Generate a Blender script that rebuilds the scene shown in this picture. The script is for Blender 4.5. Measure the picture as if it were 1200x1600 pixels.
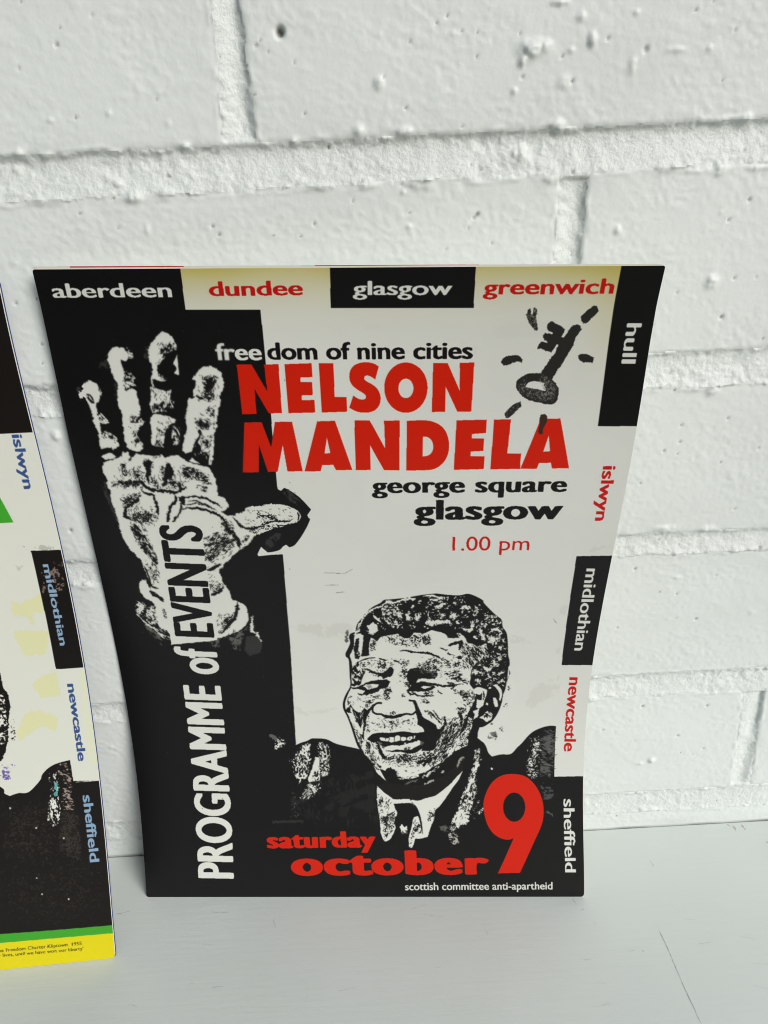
import bpy, math, random
import numpy as np
from mathutils import Matrix, Vector

# ------------------------------------------------------------------ scene, camera, light
S = bpy.context.scene
for o in list(bpy.data.objects):
    bpy.data.objects.remove(o)
MM = 0.001
CAM = (110.25149, -267.12787, 314.73495, 0.04049, 0.43184, -0.02204, 1106.5727)   # mm, radians, focal length in px of a 1600 px tall frame

def cam_axes():
    yw, p, r = CAM[3:6]
    cy, sy, cp, sp, cr, sr = math.cos(yw), math.sin(yw), math.cos(p), math.sin(p), math.cos(r), math.sin(r)
    f = np.array([sy*cp, cy*cp, -sp]); rt = np.array([cy, -sy, 0.0]); up = np.cross(rt, f)
    return rt*cr + up*sr, up*cr - rt*sr, f
RIGHT, UP, FWD = cam_axes()
cd = bpy.data.cameras.new('camera')
cam = bpy.data.objects.new('camera', cd)
S.collection.objects.link(cam)
m = Matrix((tuple(RIGHT), tuple(UP), tuple(-FWD))).transposed().to_4x4()
m.translation = Vector(CAM[:3])*MM
cam.matrix_world = m
cd.sensor_fit = 'VERTICAL'; cd.sensor_height = 36.0; cd.sensor_width = 27.0
cd.lens = CAM[6]/1600*36.0
cd.clip_start = 0.005; cd.clip_end = 50
S.camera = cam

SUN_EL, SUN_AZ = math.radians(32), math.radians(40)      # azimuth measured from -Y (out of the wall) towards +X
w = bpy.data.worlds.new('World'); S.world = w; w.use_nodes = True
nt = w.node_tree
sky = nt.nodes.new('ShaderNodeTexSky'); sky.sky_type = 'NISHITA'; sky.sun_disc = False
sky.sun_elevation = SUN_EL
sun_dir = Vector((math.sin(SUN_AZ)*math.cos(SUN_EL), -math.cos(SUN_AZ)*math.cos(SUN_EL), math.sin(SUN_EL)))
sky.sun_rotation = math.atan2(sun_dir.x, sun_dir.y)
sky.air_density = 1.0; sky.dust_density = 3.5; sky.ozone_density = 1.0
nt.links.new(sky.outputs[0], nt.nodes['Background'].inputs[0])
nt.nodes['Background'].inputs[1].default_value = 0.055
ld = bpy.data.lights.new('sun', 'SUN'); ld.energy = 2.12; ld.angle = math.radians(28); ld.color = (1.0, 0.995, 0.975)
sun = bpy.data.objects.new('sun', ld); S.collection.objects.link(sun)
sun.rotation_euler = (-sun_dir).to_track_quat('-Z', 'Y').to_euler()
S.view_settings.view_transform = 'Standard'; S.view_settings.look = 'None'
S.render.engine = 'CYCLES'; S.cycles.filter_width = 1.05
S.view_settings.gamma = 1.0; S.view_settings.exposure = 0.17; S.view_settings.use_curve_mapping = False

# ------------------------------------------------------------------ helpers
def link(o, parent=None):
    S.collection.objects.link(o)
    if parent is not None: o.parent = parent
    return o
def thing(name, label, cat, loc=(0, 0, 0), group=None):
    o = bpy.data.objects.new(name, None); link(o); o.location = loc; o.empty_display_size = 0.02
    o['label'] = label; o['category'] = cat
    if group: o['group'] = group
    return o
def mesh_obj(name, verts, faces, mat, parent=None, smooth=True, origin=(0, 0, 0)):
    """verts in mm, world; origin in m is the parent's place"""
    me = bpy.data.meshes.new(name)
    v = np.asarray(verts, dtype=np.float64)*MM - np.array(origin)
    f = np.asarray(faces, dtype=np.int32)
    nv, nf, k = len(v), len(f), f.shape[1]
    me.vertices.add(nv); me.vertices.foreach_set('co', v.astype(np.float32).ravel())
    me.loops.add(nf*k); me.loops.foreach_set('vertex_index', f.ravel())
    me.polygons.add(nf); me.polygons.foreach_set('loop_start', np.arange(0, nf*k, k, dtype=np.int32))
    me.polygons.foreach_set('loop_total', np.full(nf, k, dtype=np.int32))
    me.update(calc_edges=True)
    me.polygons.foreach_set('use_smooth', np.full(nf, smooth))
    me.materials.append(mat)
    o = bpy.data.objects.new(name, me)
    return link(o, parent)
rng = np.random.default_rng(7)
TAB = rng.random(65536).astype(np.float32)
def vnoise(x, y, seed=0):
    x = np.asarray(x, np.float32); y = np.asarray(y, np.float32)
    ix = np.floor(x).astype(np.int64); iy = np.floor(y).astype(np.int64)
    fx = x-ix; fy = y-iy
    fx = fx*fx*(3-2*fx); fy = fy*fy*(3-2*fy)
    def h(a, b): return TAB[(a*7919 + b*104729 + seed*15731 + (a*b)*31) & 65535]
    return (h(ix, iy)*(1-fx) + h(ix+1, iy)*fx)*(1-fy) + (h(ix, iy+1)*(1-fx) + h(ix+1, iy+1)*fx)*fy
def fbm(x, y, octv=3, seed=0):
    s = 0; a = 1.0; t = 0
    for i in range(octv):
        s = s + a*vnoise(x*2**i + 13.7*i, y*2**i + 5.1*i, seed+i); t += a; a *= 0.5
    return s/t            # 0..1
def principled(name, color=(.5, .5, .5), rough=.5, spec=.5):
    mt = bpy.data.materials.new(name); mt.use_nodes = True
    b = mt.node_tree.nodes['Principled BSDF']
    b.inputs['Base Color'].default_value = (*color, 1); b.inputs['Roughness'].default_value = rough
    b.inputs['Specular IOR Level'].default_value = spec
    return mt, mt.node_tree, b

# ------------------------------------------------------------------ the two booklets' curved sheets (mm; rows from foot to head)
MAIN_L = [(-0.67,-24.89,0.00), (-0.23,-22.98,8.82), (0.16,-19.97,20.46), (0.39,-16.72,32.00), (0.49,-14.28,40.65), (0.54,-11.19,52.20), (0.54,-8.42,63.81), (0.52,-6.61,72.57), (0.51,-4.62,84.30), (0.52,-3.13,96.09), (0.54,-2.33,104.96), (0.61,-1.66,116.80), (0.71,-1.39,128.64), (0.80,-1.41,137.52), (0.93,-1.66,149.35), (1.06,-2.07,161.17), (1.13,-2.44,170.02), (1.21,-2.95,181.83), (1.24,-3.39,193.64), (1.24,-3.66,202.50), (1.22,-3.89,214.31), (1.18,-3.99,226.13), (1.17,-4.00,234.99), (1.18,-3.97,246.81), (1.25,-4.00,258.63), (1.36,-4.17,267.49), (1.59,-4.76,279.29), (1.88,-6.05,291.03)]
MAIN_R = [(212.31,-38.51,0.00), (211.93,-37.00,8.58), (211.43,-34.55,19.93), (210.93,-31.88,31.22), (210.57,-29.89,39.70), (210.13,-27.42,51.07), (209.74,-25.29,62.54), (209.49,-23.98,71.21), (209.21,-22.67,82.86), (208.98,-21.86,94.59), (208.85,-21.59,103.43), (208.71,-21.64,115.25), (208.62,-22.10,127.10), (208.59,-22.68,135.99), (208.60,-23.68,147.84), (208.66,-24.87,159.69), (208.76,-25.82,168.58), (208.93,-27.10,180.43), (209.15,-28.34,192.28), (209.34,-29.21,201.17), (209.57,-30.25,213.04), (209.74,-31.17,224.91), (209.81,-31.78,233.82), (209.80,-32.57,245.70), (209.66,-33.43,257.58), (209.52,-34.22,266.50), (209.40,-35.64,278.37), (209.60,-37.75,290.17)]
SIDE_L = [(-217.00,-64.46,0.00), (-217.04,-61.06,10.31), (-217.00,-57.78,20.65), (-216.91,-54.61,31.03), (-216.78,-51.55,41.44), (-216.63,-48.61,51.88), (-216.48,-45.78,62.36), (-216.34,-43.08,72.87), (-216.23,-40.50,83.41), (-216.15,-38.04,93.98), (-216.12,-35.70,104.57), (-216.14,-33.48,115.20), (-216.22,-31.40,125.85), (-216.36,-29.43,136.52), (-216.56,-27.60,147.21), (-216.82,-25.90,157.93), (-217.14,-24.32,168.66), (-217.51,-22.88,179.41), (-217.93,-21.57,190.17), (-218.38,-20.39,200.95), (-218.85,-19.35,211.74), (-219.32,-18.44,222.54), (-219.76,-17.66,233.36), (-220.15,-17.02,244.18), (-220.44,-16.51,255.02), (-220.59,-16.14,265.87), (-220.54,-15.91,276.71), (-220.24,-15.81,287.56)]
SIDE_R = [(-7.23,-54.65,0.00), (-7.27,-51.26,10.31), (-7.23,-47.97,20.65), (-7.14,-44.80,31.03), (-7.01,-41.74,41.44), (-6.86,-38.80,51.88), (-6.71,-35.98,62.36), (-6.57,-33.27,72.87), (-6.46,-30.69,83.41), (-6.38,-28.23,93.98), (-6.35,-25.89,104.57), (-6.37,-23.68,115.20), (-6.45,-21.59,125.85), (-6.59,-19.63,136.52), (-6.79,-17.80,147.21), (-7.05,-16.09,157.93), (-7.37,-14.52,168.66), (-7.74,-13.08,179.41), (-8.16,-11.77,190.17), (-8.61,-10.59,200.95), (-9.08,-9.54,211.74), (-9.54,-8.63,222.54), (-9.99,-7.86,233.36), (-10.37,-7.21,244.18), (-10.67,-6.71,255.02), (-10.82,-6.34,265.87), (-10.76,-6.10,276.71), (-10.47,-6.00,287.56)]
class Sheet:
    """a ruled, bent sheet; a = 0..1 across, w = 0..1 from foot to head"""
    def __init__(s, L, R):
        s.L = np.array(L); s.R = np.array(R); s.n = len(L)
        c = (s.L+s.R)/2
        s.arc = np.concatenate([[0], np.cumsum(np.linalg.norm(np.diff(c, axis=0), axis=1))])
        s.H = s.arc[-1]; s.W = 210.0
    def rows(s, arr, w):
        return np.stack([np.interp(w*s.H, s.arc, arr[:, k]) for k in range(3)], -1)
    def pt(s, a, w):
        a = np.asarray(a)[..., None]
        return s.rows(s.L, w)*(1-a) + s.rows(s.R, w)*a
    def from_photo(s, pts):
        """places measured on the photograph -> (x, y) in mm on the printed sheet, y down from its head"""
        pts = np.asarray(pts, float).reshape(-1, 2)
        ws = np.linspace(0, 1, 181)
        L = s.rows(s.L, ws); R = s.rows(s.R, ws)
        def pj(P):
            q = P-np.array(CAM[:3]); d = q@FWD
            return np.stack([600+CAM[6]*(q@RIGHT)/d, 800-CAM[6]*(q@UP)/d], -1), d
        pl, dl = pj(L); pr, dr = pj(R)
        # signed side of the point to each projected rule; the rules fan monotonically
        out = []
        for p in pts:
            e = pr-pl; c = (e[:, 0]*(p[1]-pl[:, 1]) - e[:, 1]*(p[0]-pl[:, 0]))
            c = c/np.linalg.norm(e, axis=1)
            c = np.maximum.accumulate(c + 1e-6*ws)          # > 0 below the rule, rising from foot to head
            if c[0] > 0: k = -c[0]/(c[4]-c[0])*ws[4]
            elif c[-1] < 0: k = 1 - c[-1]/(c[-1]-c[-5])*ws[4]
            else: k = float(np.interp(0, c, ws))
            i = max(0, min(int(k*180), 179)); f = k*180-i
            pl_ = pl[i]*(1-f)+pl[i+1]*f; pr_ = pr[i]*(1-f)+pr[i+1]*f
            d0 = dl[i]*(1-f)+dl[i+1]*f; d1 = dr[i]*(1-f)+dr[i+1]*f
            e = pr_-pl_; t = ((p-pl_)@e)/(e@e)
            a = t*d0/(d1*(1-t)+t*d0)
            out.append((a*s.W, (1-k)*s.H))
        return np.array(out)
MAIN = Sheet(MAIN_L, MAIN_R); SIDE = Sheet(SIDE_L, SIDE_R)

# ------------------------------------------------------------------ print: flat ink laid on the covers, drawn procedurally
PX = 7                       # dots per mm
def srgb(c): return tuple(float(v)/255 for v in c)
def Z(ox, oy, s, *pts): return [(ox+x/s, oy+y/s) for x, y in pts]
def smooth(pts, keep=48):
    """round an outline between its sharp corners (Catmull-Rom)"""
    q = np.asarray(pts, float); n = len(q)
    if n < 7: return q
    a = q-np.roll(q, 1, 0); b = np.roll(q, -1, 0)-q
    ang = np.abs((np.degrees(np.arctan2(b[:, 1], b[:, 0])-np.arctan2(a[:, 1], a[:, 0]))+180) % 360-180)
    la, lb = np.hypot(*a.T), np.hypot(*b.T)
    sharp = (ang > keep) | (la > 6*lb) | (lb > 6*la)
    out = []
    for i in range(n):
        p1, p2 = q[i], q[(i+1) % n]
        p0 = p1 if sharp[i] else q[i-1]; p3 = p2 if sharp[(i+1) % n] else q[(i+2) % n]
        if (sharp[i] and sharp[(i+1) % n]): out.append(p1); continue
        for t in (0, .25, .5, .75):
            out.append(.5*((2*p1)+(p2-p0)*t+(2*p0-5*p1+4*p2-p3)*t*t+(3*p1-p0-3*p2+p3)*t**3))
    return np.array(out)
class Print:
    def __init__(p, sheet, paper, warp_seed=3):
        p.sh = sheet; p.w = int(sheet.W*PX); p.h = int(sheet.H*PX)
        p.img = np.empty((p.h, p.w, 3), np.float32); p.img[:] = paper
        yy, xx = np.mgrid[0:p.h, 0:p.w].astype(np.float32)/PX
        p.nx = fbm(xx/1.1, yy/1.1, 3, warp_seed)-.5; p.ny = fbm(xx/1.1+40, yy/1.1+17, 3, warp_seed+9)-.5
        p.nx += (vnoise(xx/.32, yy/.32, 77)-.5)*.42; p.ny += (vnoise(xx/.32+9, yy/.32, 78)-.5)*.42
        del xx, yy
    def M(p, pts): return p.sh.from_photo(pts)*PX
    @staticmethod
    def fill(pts, x0, y0, w, h):
        """even-odd fill of closed outlines into a w x h mask"""
        tog = np.zeros((h, w+1), np.int32)
        for loop in pts:
            a = np.asarray(loop, float)-(x0, y0)
            b = np.roll(a, -1, 0)
            for (xa, ya), (xb, yb) in zip(a, b):
                if ya == yb: continue
                if ya > yb: xa, ya, xb, yb = xb, yb, xa, ya
                r0 = max(0, int(math.ceil(ya-.5))); r1 = min(h-1, int(math.ceil(yb-.5))-1)
                if r1 < r0: continue
                r = np.arange(r0, r1+1); x = xa+(r+.5-ya)*(xb-xa)/(yb-ya)
                c = np.clip(np.ceil(x-.5), 0, w).astype(int)
                np.add.at(tog, (r, c), 1)
        return (np.cumsum(tog, 1)[:, :w] & 1).astype(bool)
    def region(p, loops, rough=0.0, pad=8):
        allp = np.concatenate(loops); x0, y0 = np.floor(allp.min(0)).astype(int)-pad; x1, y1 = np.ceil(allp.max(0)).astype(int)+pad
        x0 = max(0, x0); y0 = max(0, y0); x1 = min(p.w, x1); y1 = min(p.h, y1)
        if x1 <= x0 or y1 <= y0: return None
        m = p.fill(loops, x0, y0, x1-x0, y1-y0)
        if rough:
            k = rough*PX*2.2
            gy, gx = np.mgrid[0:y1-y0, 0:x1-x0]
            sx = np.clip(gx + (p.nx[y0:y1, x0:x1]*k).astype(int), 0, x1-x0-1)
            sy = np.clip(gy + (p.ny[y0:y1, x0:x1]*k).astype(int), 0, y1-y0-1)
            m = m[sy, sx]
        return (slice(y0, y1), slice(x0, x1)), m
    def put(p, reg, col, alpha=1.0):
        if reg is None: return
        sl, m = reg; v = p.img[sl]; v[m] = v[m]*(1-alpha) + np.array(col, np.float32)*alpha
    def poly(p, pts, col, rough=0.0, holes=(), alpha=1.0):
        p.put(p.region([smooth(p.M(pts))]+[smooth(p.M(h)) for h in holes], rough), col, alpha)
    def spots(p, pts, col, dens=.4, size=.6, stretch=1.0, ang=0.0, rough=.8, seed=1, alpha=1.0, holes=(), soft=.22):
        """broken ink inside an outline: dens = share covered, size = grain in mm"""
        reg = p.region([p.M(pts)], rough)
        if reg is None: return
        sl, m = reg
        yy, xx = np.mgrid[sl[0], sl[1]].astype(np.float32)/PX
        c, s_ = math.cos(ang), math.sin(ang)
        u = (xx*c+yy*s_)/(size*stretch); v = (-xx*s_+yy*c)/size
        n = fbm(u, v, 3, seed)*.75 + fbm(u/3.1+5, v/3.1, 2, seed+4)*.40 + vnoise(xx/.26, yy/.26, seed+8)*.16
        # thick in the middle of the patch, breaking up towards its rim
        k = int(max(2, min(m.shape)*.16)); f = m.astype(np.float32)
        for ax in (0, 1):
            for _ in range(2):
                cs = np.cumsum(np.pad(f, [(k+1, k) if i == ax else (0, 0) for i in (0, 1)]), ax)
                f = (np.take(cs, range(2*k+1, cs.shape[ax]), ax)-np.take(cs, range(0, cs.shape[ax]-2*k-1), ax))/(2*k+1)
        n = n + soft*f
        if not m.any(): return
        t = np.quantile(n[m], 1-dens)
        p.put((sl, m & (n > t)), col, alpha)
    def hatch(p, pts, col, n=30, ln=7, ang=0.0, wd=.8, jit=.35, seed=0):
        """short pen or scraper marks scattered inside an outline"""
        g_ = np.random.default_rng(seed); q = np.asarray(pts, float); lo, hi = q.min(0), q.max(0); k = 0; t_ = 0
        while k < n and t_ < n*12:
            t_ += 1; c = lo+(hi-lo)*g_.random(2); ins = False
            for i in range(len(q)):
                a, b = q[i-1], q[i]
                if (a[1] > c[1]) != (b[1] > c[1]) and c[0] < (b[0]-a[0])*(c[1]-a[1])/(b[1]-a[1])+a[0]: ins = not ins
            if not ins: continue
            k += 1; an = ang+g_.normal(0, jit); l = ln*g_.uniform(.4, 1.3)/2; w_ = wd*g_.uniform(.5, 1.4)/2; bend = g_.normal(0, .12)*l
            d = np.array([math.cos(an), math.sin(an)]); e = np.array([-d[1], d[0]])
            p.put(p.region([p.M([c-d*l, c+e*(w_+bend), c+d*l, c-e*(w_-bend)])], .15, 3), col)
    def soften(p, corner0, corner1, r=2, mix=.4):
        """spread of ink: fine marks melt a little into mid tones"""
        c = p.M([corner0, corner1]); x0, y0 = np.maximum(c.min(0).astype(int), 0); x1, y1 = c.max(0).astype(int)
        v = p.img[y0:y1, x0:x1]; f = v.copy()
        for ax in (0, 1):
            n_ = f.shape[ax]; pad = [(r+1, r) if i == ax else (0, 0) for i in range(3)]
            cs = np.cumsum(np.pad(f, pad, mode='edge'), ax, dtype=np.float64)
            f = ((np.take(cs, range(2*r+1, n_+2*r+1), ax)-np.take(cs, range(0, n_), ax))/(2*r+1)).astype(np.float32)
        p.img[y0:y1, x0:x1] = v*(1-mix)+f*mix
    def ell(p, c, rx, ry, n=40, ang=0.0):
        return [(c[0]+rx*math.cos(t)*math.cos(ang)-ry*math.sin(t)*math.sin(ang), c[1]+rx*math.cos(t)*math.sin(ang)+ry*math.sin(t)*math.cos(ang)) for t in np.linspace(0, 2*math.pi, n, endpoint=False)]
    def stroke(p, pts, wd, col, rough=.35, w1=None, alpha=1.0, taper=True):
        """brush line; wd in photograph px at the middle, thinning to both ends"""
        q = np.asarray(pts, float); d = np.concatenate([[0], np.cumsum(np.hypot(*np.diff(q, axis=0).T))])
        n = max(6, int(d[-1]/2.5)); t = np.linspace(0, d[-1], n)
        x = np.interp(t, d, q[:, 0]); y = np.interp(t, d, q[:, 1])
        for _ in range(2):
            x[1:-1] = (x[:-2]+2*x[1:-1]+x[2:])/4; y[1:-1] = (y[:-2]+2*y[1:-1]+y[2:])/4
        tx = np.gradient(x); ty = np.gradient(y); l = np.hypot(tx, ty)+1e-9
        u = t/d[-1]
        wv = wd*(np.clip(np.minimum(u, 1-u)*5, .25, 1)**.7 if taper else np.ones(n))/2
        if w1 is not None: wv = wv*(1-u+u*w1/wd)
        a = list(zip(x-ty/l*wv, y+tx/l*wv)); b = list(zip(x+ty/l*wv, y-tx/l*wv))
        p.poly(a+b[::-1], col, rough, alpha=alpha)
    def text(p, body, P0, P1, T, col, bold=(0.0, 0.0), space=1.0, glow=None, alpha=1.0):
        """lettering: P0, P1 = ends of the ink along the base line, T = a point at the height of the tallest ink; all measured on the photograph"""
        segs, = [glyph_edges(body, space)]
        RES = 220                                  # canvas dots per em
        a = segs*RES; mn = a.reshape(-1, 2).min(0); mx = a.reshape(-1, 2).max(0)
        rx, ry = int(round(bold[0]*RES)), int(round(bold[1]*RES))
        pad = max(rx, ry)+3; w_ = int(mx[0]-mn[0])+2*pad+2; h_ = int(mx[1]-mn[1])+2*pad+2
        a = a-(mn-pad)
        tog = np.zeros((h_, w_+1), np.int32)
        for (xa, ya), (xb, yb) in a:
            if ya == yb: continue
            if ya > yb: xa, ya, xb, yb = xb, yb, xa, ya
            r = np.arange(max(0, int(math.ceil(ya-.5))), min(h_-1, int(math.ceil(yb-.5))-1)+1)
            if len(r) == 0: continue
            x = xa+(r+.5-ya)*(xb-xa)/(yb-ya)
            np.add.at(tog, (r, np.clip(np.ceil(x-.5), 0, w_).astype(int)), 1)
        m = (np.cumsum(tog, 1)[:, :w_] & 1).astype(bool)
        if rx or ry:
            out = m.copy()
            for dy in range(-ry, ry+1):
                k = int(round(rx*math.sqrt(max(0, 1-(dy/(ry+.001))**2)))) if ry else rx
                row = np.zeros_like(m); src = m[max(0, -dy):h_-max(0, dy)]
                row[max(0, dy):h_-max(0, -dy)] = src
                cs = np.cumsum(np.pad(row.astype(np.int32), ((0, 0), (k+1, k))), 1)
                out |= (cs[:, 2*k+1:]-cs[:, :-(2*k+1)])[:, :w_] > 0
            m = out
        ys = np.where(m.any(1))[0]; xs = np.where(m.any(0))[0]
        xl, xr, top = xs[0], xs[-1]+1, ys[-1]+1
        base = -(mn[1]-pad) - ry                     # canvas row of the base line, lowered by the added weight
        A0, A1, AT = p.M([P0, P1, T]); ex = (A1-A0)/(xr-xl)
        perp = np.array([ex[1], -ex[0]]); perp /= np.linalg.norm(perp)
        hgt = (AT-A0)@perp; sg = 1 if hgt > 0 else -1; ey = perp*hgt/(top-base)
        Minv = np.linalg.inv(np.stack([ex, ey], 1))
        cor = np.array([A0+ex*(i-xl)+ey*(j-base) for i in (0, w_) for j in (0, h_)])
        x0, y0 = np.maximum(np.floor(cor.min(0)).astype(int)-3, 0); x1 = min(p.w, int(cor[:, 0].max())+4); y1 = min(p.h, int(cor[:, 1].max())+4)
        if x1 <= x0 or y1 <= y0: return
        gy, gx = np.mgrid[y0:y1, x0:x1].astype(float)
        gx += .5-A0[0]; gy += .5-A0[1]
        cx = (Minv[0, 0]*gx+Minv[0, 1]*gy+xl).astype(int); cy = (Minv[1, 0]*gx+Minv[1, 1]*gy+base).astype(int)
        ok = (cx >= 0) & (cx < w_) & (cy >= 0) & (cy < h_)
        mm = np.zeros(ok.shape, bool); mm[ok] = m[cy[ok], cx[ok]]
        if glow is not None:
            g = mm.copy()
            for s_ in (1, 2, 3):
                g[s_:] |= mm[:-s_]; g[:-s_] |= mm[s_:]; g[:, s_:] |= mm[:, :-s_]; g[:, :-s_] |= mm[:, s_:]
            p.put(((slice(y0, y1), slice(x0, x1)), g & ~mm), glow, .8)
        p.put(((slice(y0, y1), slice(x0, x1)), mm), col, alpha)
    def image(p, name):
        im = bpy.data.images.new(name, p.w, p.h, alpha=False)
        a = p.img
        b = a.copy()                                  # soften by a third of a dot, as ink on paper
        b[1:-1, 1:-1] = a[1:-1, 1:-1]*.52 + (a[:-2, 1:-1]+a[2:, 1:-1]+a[1:-1, :-2]+a[1:-1, 2:])*.12
        px = np.ones((p.h, p.w, 4), np.float32); px[..., :3] = np.clip(b, 0, 1)[::-1]
        im.pixels.foreach_set(px.ravel()); im.update(); im.pack()
        return im
_cache = {}
def glyph_edges(body, space):
    k = (body, space)
    if k in _cache: return _cache[k]
    cu = bpy.data.curves.new('t', 'FONT'); cu.body = body; cu.space_character = space; cu.resolution_u = 6
    o = bpy.data.objects.new('t', cu); S.collection.objects.link(o)
    me = o.to_mesh()
    v = np.empty(len(me.vertices)*3, np.float32); me.vertices.foreach_get('co', v); v = v.reshape(-1, 3)[:, :2].astype(float)
    cnt = {}
    for pl in me.polygons:
        vs = list(pl.vertices)
        for i in range(len(vs)):
            e = (min(vs[i-1], vs[i]), max(vs[i-1], vs[i])); cnt[e] = cnt.get(e, 0)+1
    e = np.array([k_ for k_, c in cnt.items() if c == 1])
    seg = v[e]
    o.to_mesh_clear(); bpy.data.objects.remove(o); bpy.data.curves.remove(cu)
    _cache[k] = seg
    return seg

# ink and paper (display values; the image is colour-managed as sRGB)
PAPER = srgb((216, 219, 213)); INK = srgb((17, 17, 17)); RED = srgb((204, 30, 5)); DRED = srgb((190, 20, 16)); WHITE = srgb((216, 219, 212)); GREY = srgb((92, 92, 90)); DGREY = srgb((50, 50, 50))
P = Print(MAIN, PAPER)

# black ground: aberdeen block, the band down the left with the hand, the ragged bump round the thumb, the suit
LEFT = [(40, 405), (281.7, 405), (281.7, 420), (290, 484), (407, 484), (410.5, 520), (415, 567), (423, 647), (431, 738), (433.7, 764), (439, 767), (444, 762), (457, 769), (470, 779), (486, 796), (480, 805), (482, 809), (484, 813), (474, 833), (461, 851), (452, 855), (447, 851), (442, 854), (437, 859), (427, 862), (418, 863), (412, 858), (408, 854), (402, 866), (404, 869), (424, 867), (442, 866), (448, 944), (453.6, 1012), (458, 1090), (462.3, 1164)]
SUIT = [(471.7, 1160), (480, 1157.5), (486.7, 1154), (493, 1153.7), (510, 1155), (526.7, 1162.5), (558, 1169.5), (590, 1176), (700, 1170), (746.7, 1142.7), (746, 1153), (751, 1157), (758.7, 1165), (763, 1176), (768.7, 1182), (783, 1178.7), (798, 1178), (808, 1168), (816, 1160.5), (825, 1150), (834, 1142.5), (847.5, 1136.5), (859.5, 1134), (868.5, 1134.5), (866, 1213.5), (925, 1212.5), (925, 1420), (215, 1420), (190, 1100), (100, 800)]
P.poly(LEFT+SUIT, INK)
P.poly([(515, 400), (744.5, 400), (740, 481), (517, 481)], INK)                       # glasgow
P.poly([(974, 400), (1060, 400), (995, 666), (934, 665.6)], INK)                      # hull
P.poly([(901, 869), (975, 868), (945, 1039), (877.5, 1039)], INK)                     # midlothian

# age toning of the sheet along its head, faint offset marks from the inside
yy = np.arange(P.h, dtype=np.float32)[:, None, None]/PX
xx = np.arange(P.w, dtype=np.float32)[None, :, None]/PX
ton = np.exp(-(yy/6.5)**1.1)*(.75+.5*fbm(xx[..., 0]/30, yy[..., 0]/30, 2, 5)[..., None])
ton = ton + .35*np.exp(-((xx-197)/9)**2)*np.exp(-(yy/26)**2) + .02*np.exp(-(yy/40))
P.img *= 1-ton*np.array([.09, .15, .46], np.float32)*np.where(P.img[..., :1] > .4, 1, .0)
P.img *= 1-.035*(fbm(xx[..., 0]/45, yy[..., 0]/38, 3, 8)[..., None]-.5)*np.where(P.img > .4, 1, 0)
SM = srgb((196, 197, 190))
for q in (Z(780, 840, 4.7, (505, 490), (470, 495), (440, 520), (440, 555), (470, 578), (500, 570)),
          Z(780, 840, 4.7, (440, 1000), (400, 1040), (330, 1045), (260, 1100), (195, 1200), (200, 1240), (250, 1250), (300, 1210), (370, 1180), (440, 1140)),
          Z(780, 840, 4.7, (90, 715), (160, 730), (230, 765), (270, 793), (180, 770), (90, 775)),
          Z(780, 840, 4.7, (455, 800), (410, 830), (400, 850), (450, 855)),
          Z(400, 860, 5, (265, 590), (400, 570), (560, 575), (690, 560), (760, 590), (740, 660), (640, 670), (520, 690), (420, 640), (300, 650)),
          Z(400, 860, 5, (310, 1220), (420, 1260), (560, 1240), (640, 1230), (560, 1260), (400, 1290), (320, 1280)),
          Z(800, 800, 3, (330, 190), (370, 170), (440, 150), (475, 165), (440, 165), (380, 185))):
    P.spots(q, SM, .8, 2.4, rough=1.2, alpha=.38, seed=21)
for a_, b_ in (((505, 895), (538, 896)), ((538, 896), (552, 889)), ((508, 914), (529, 914)), ((524, 926), (539, 925)), ((864, 966), (871, 975))):
    P.stroke([a_, b_], 1.0, srgb((150, 152, 146)), .3)
P.spots([(560, 490), (880, 490), (860, 560), (560, 560)], SM, .12, 5, 3, 0, seed=31, alpha=.15)

# ---- the nine towns
B = (.028, .008)
P.text('aberdeen', (83, 465.5), (269.5, 464.4), (83, 443), WHITE, B)
P.text('dundee', (327.5, 462.8), (473.7, 461.2), (327.5, 440), DRED, B)
P.text('glasgow', (551, 461.2), (706.5, 461), (551, 439), WHITE, B)
P.text('greenwich', (754.5, 460.3), (958, 459), (754.5, 436.8), DRED, B)
P.text('hull', (980, 505), (970.7, 568), (1003, 506), WHITE, B)
P.text('islwyn', (942.7, 728), (929.3, 813.5), (963, 730), DRED, B)
P.text('midlothian', (916.4, 888), (897, 1016.4), (932, 914.7), WHITE, B)
P.text('newcastle', (890, 1058), (881, 1174), (900, 1155), DRED, B)
P.text('sheffield', (880.3, 1248), (882.9, 1363), (898, 1263.7), WHITE, B)

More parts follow.
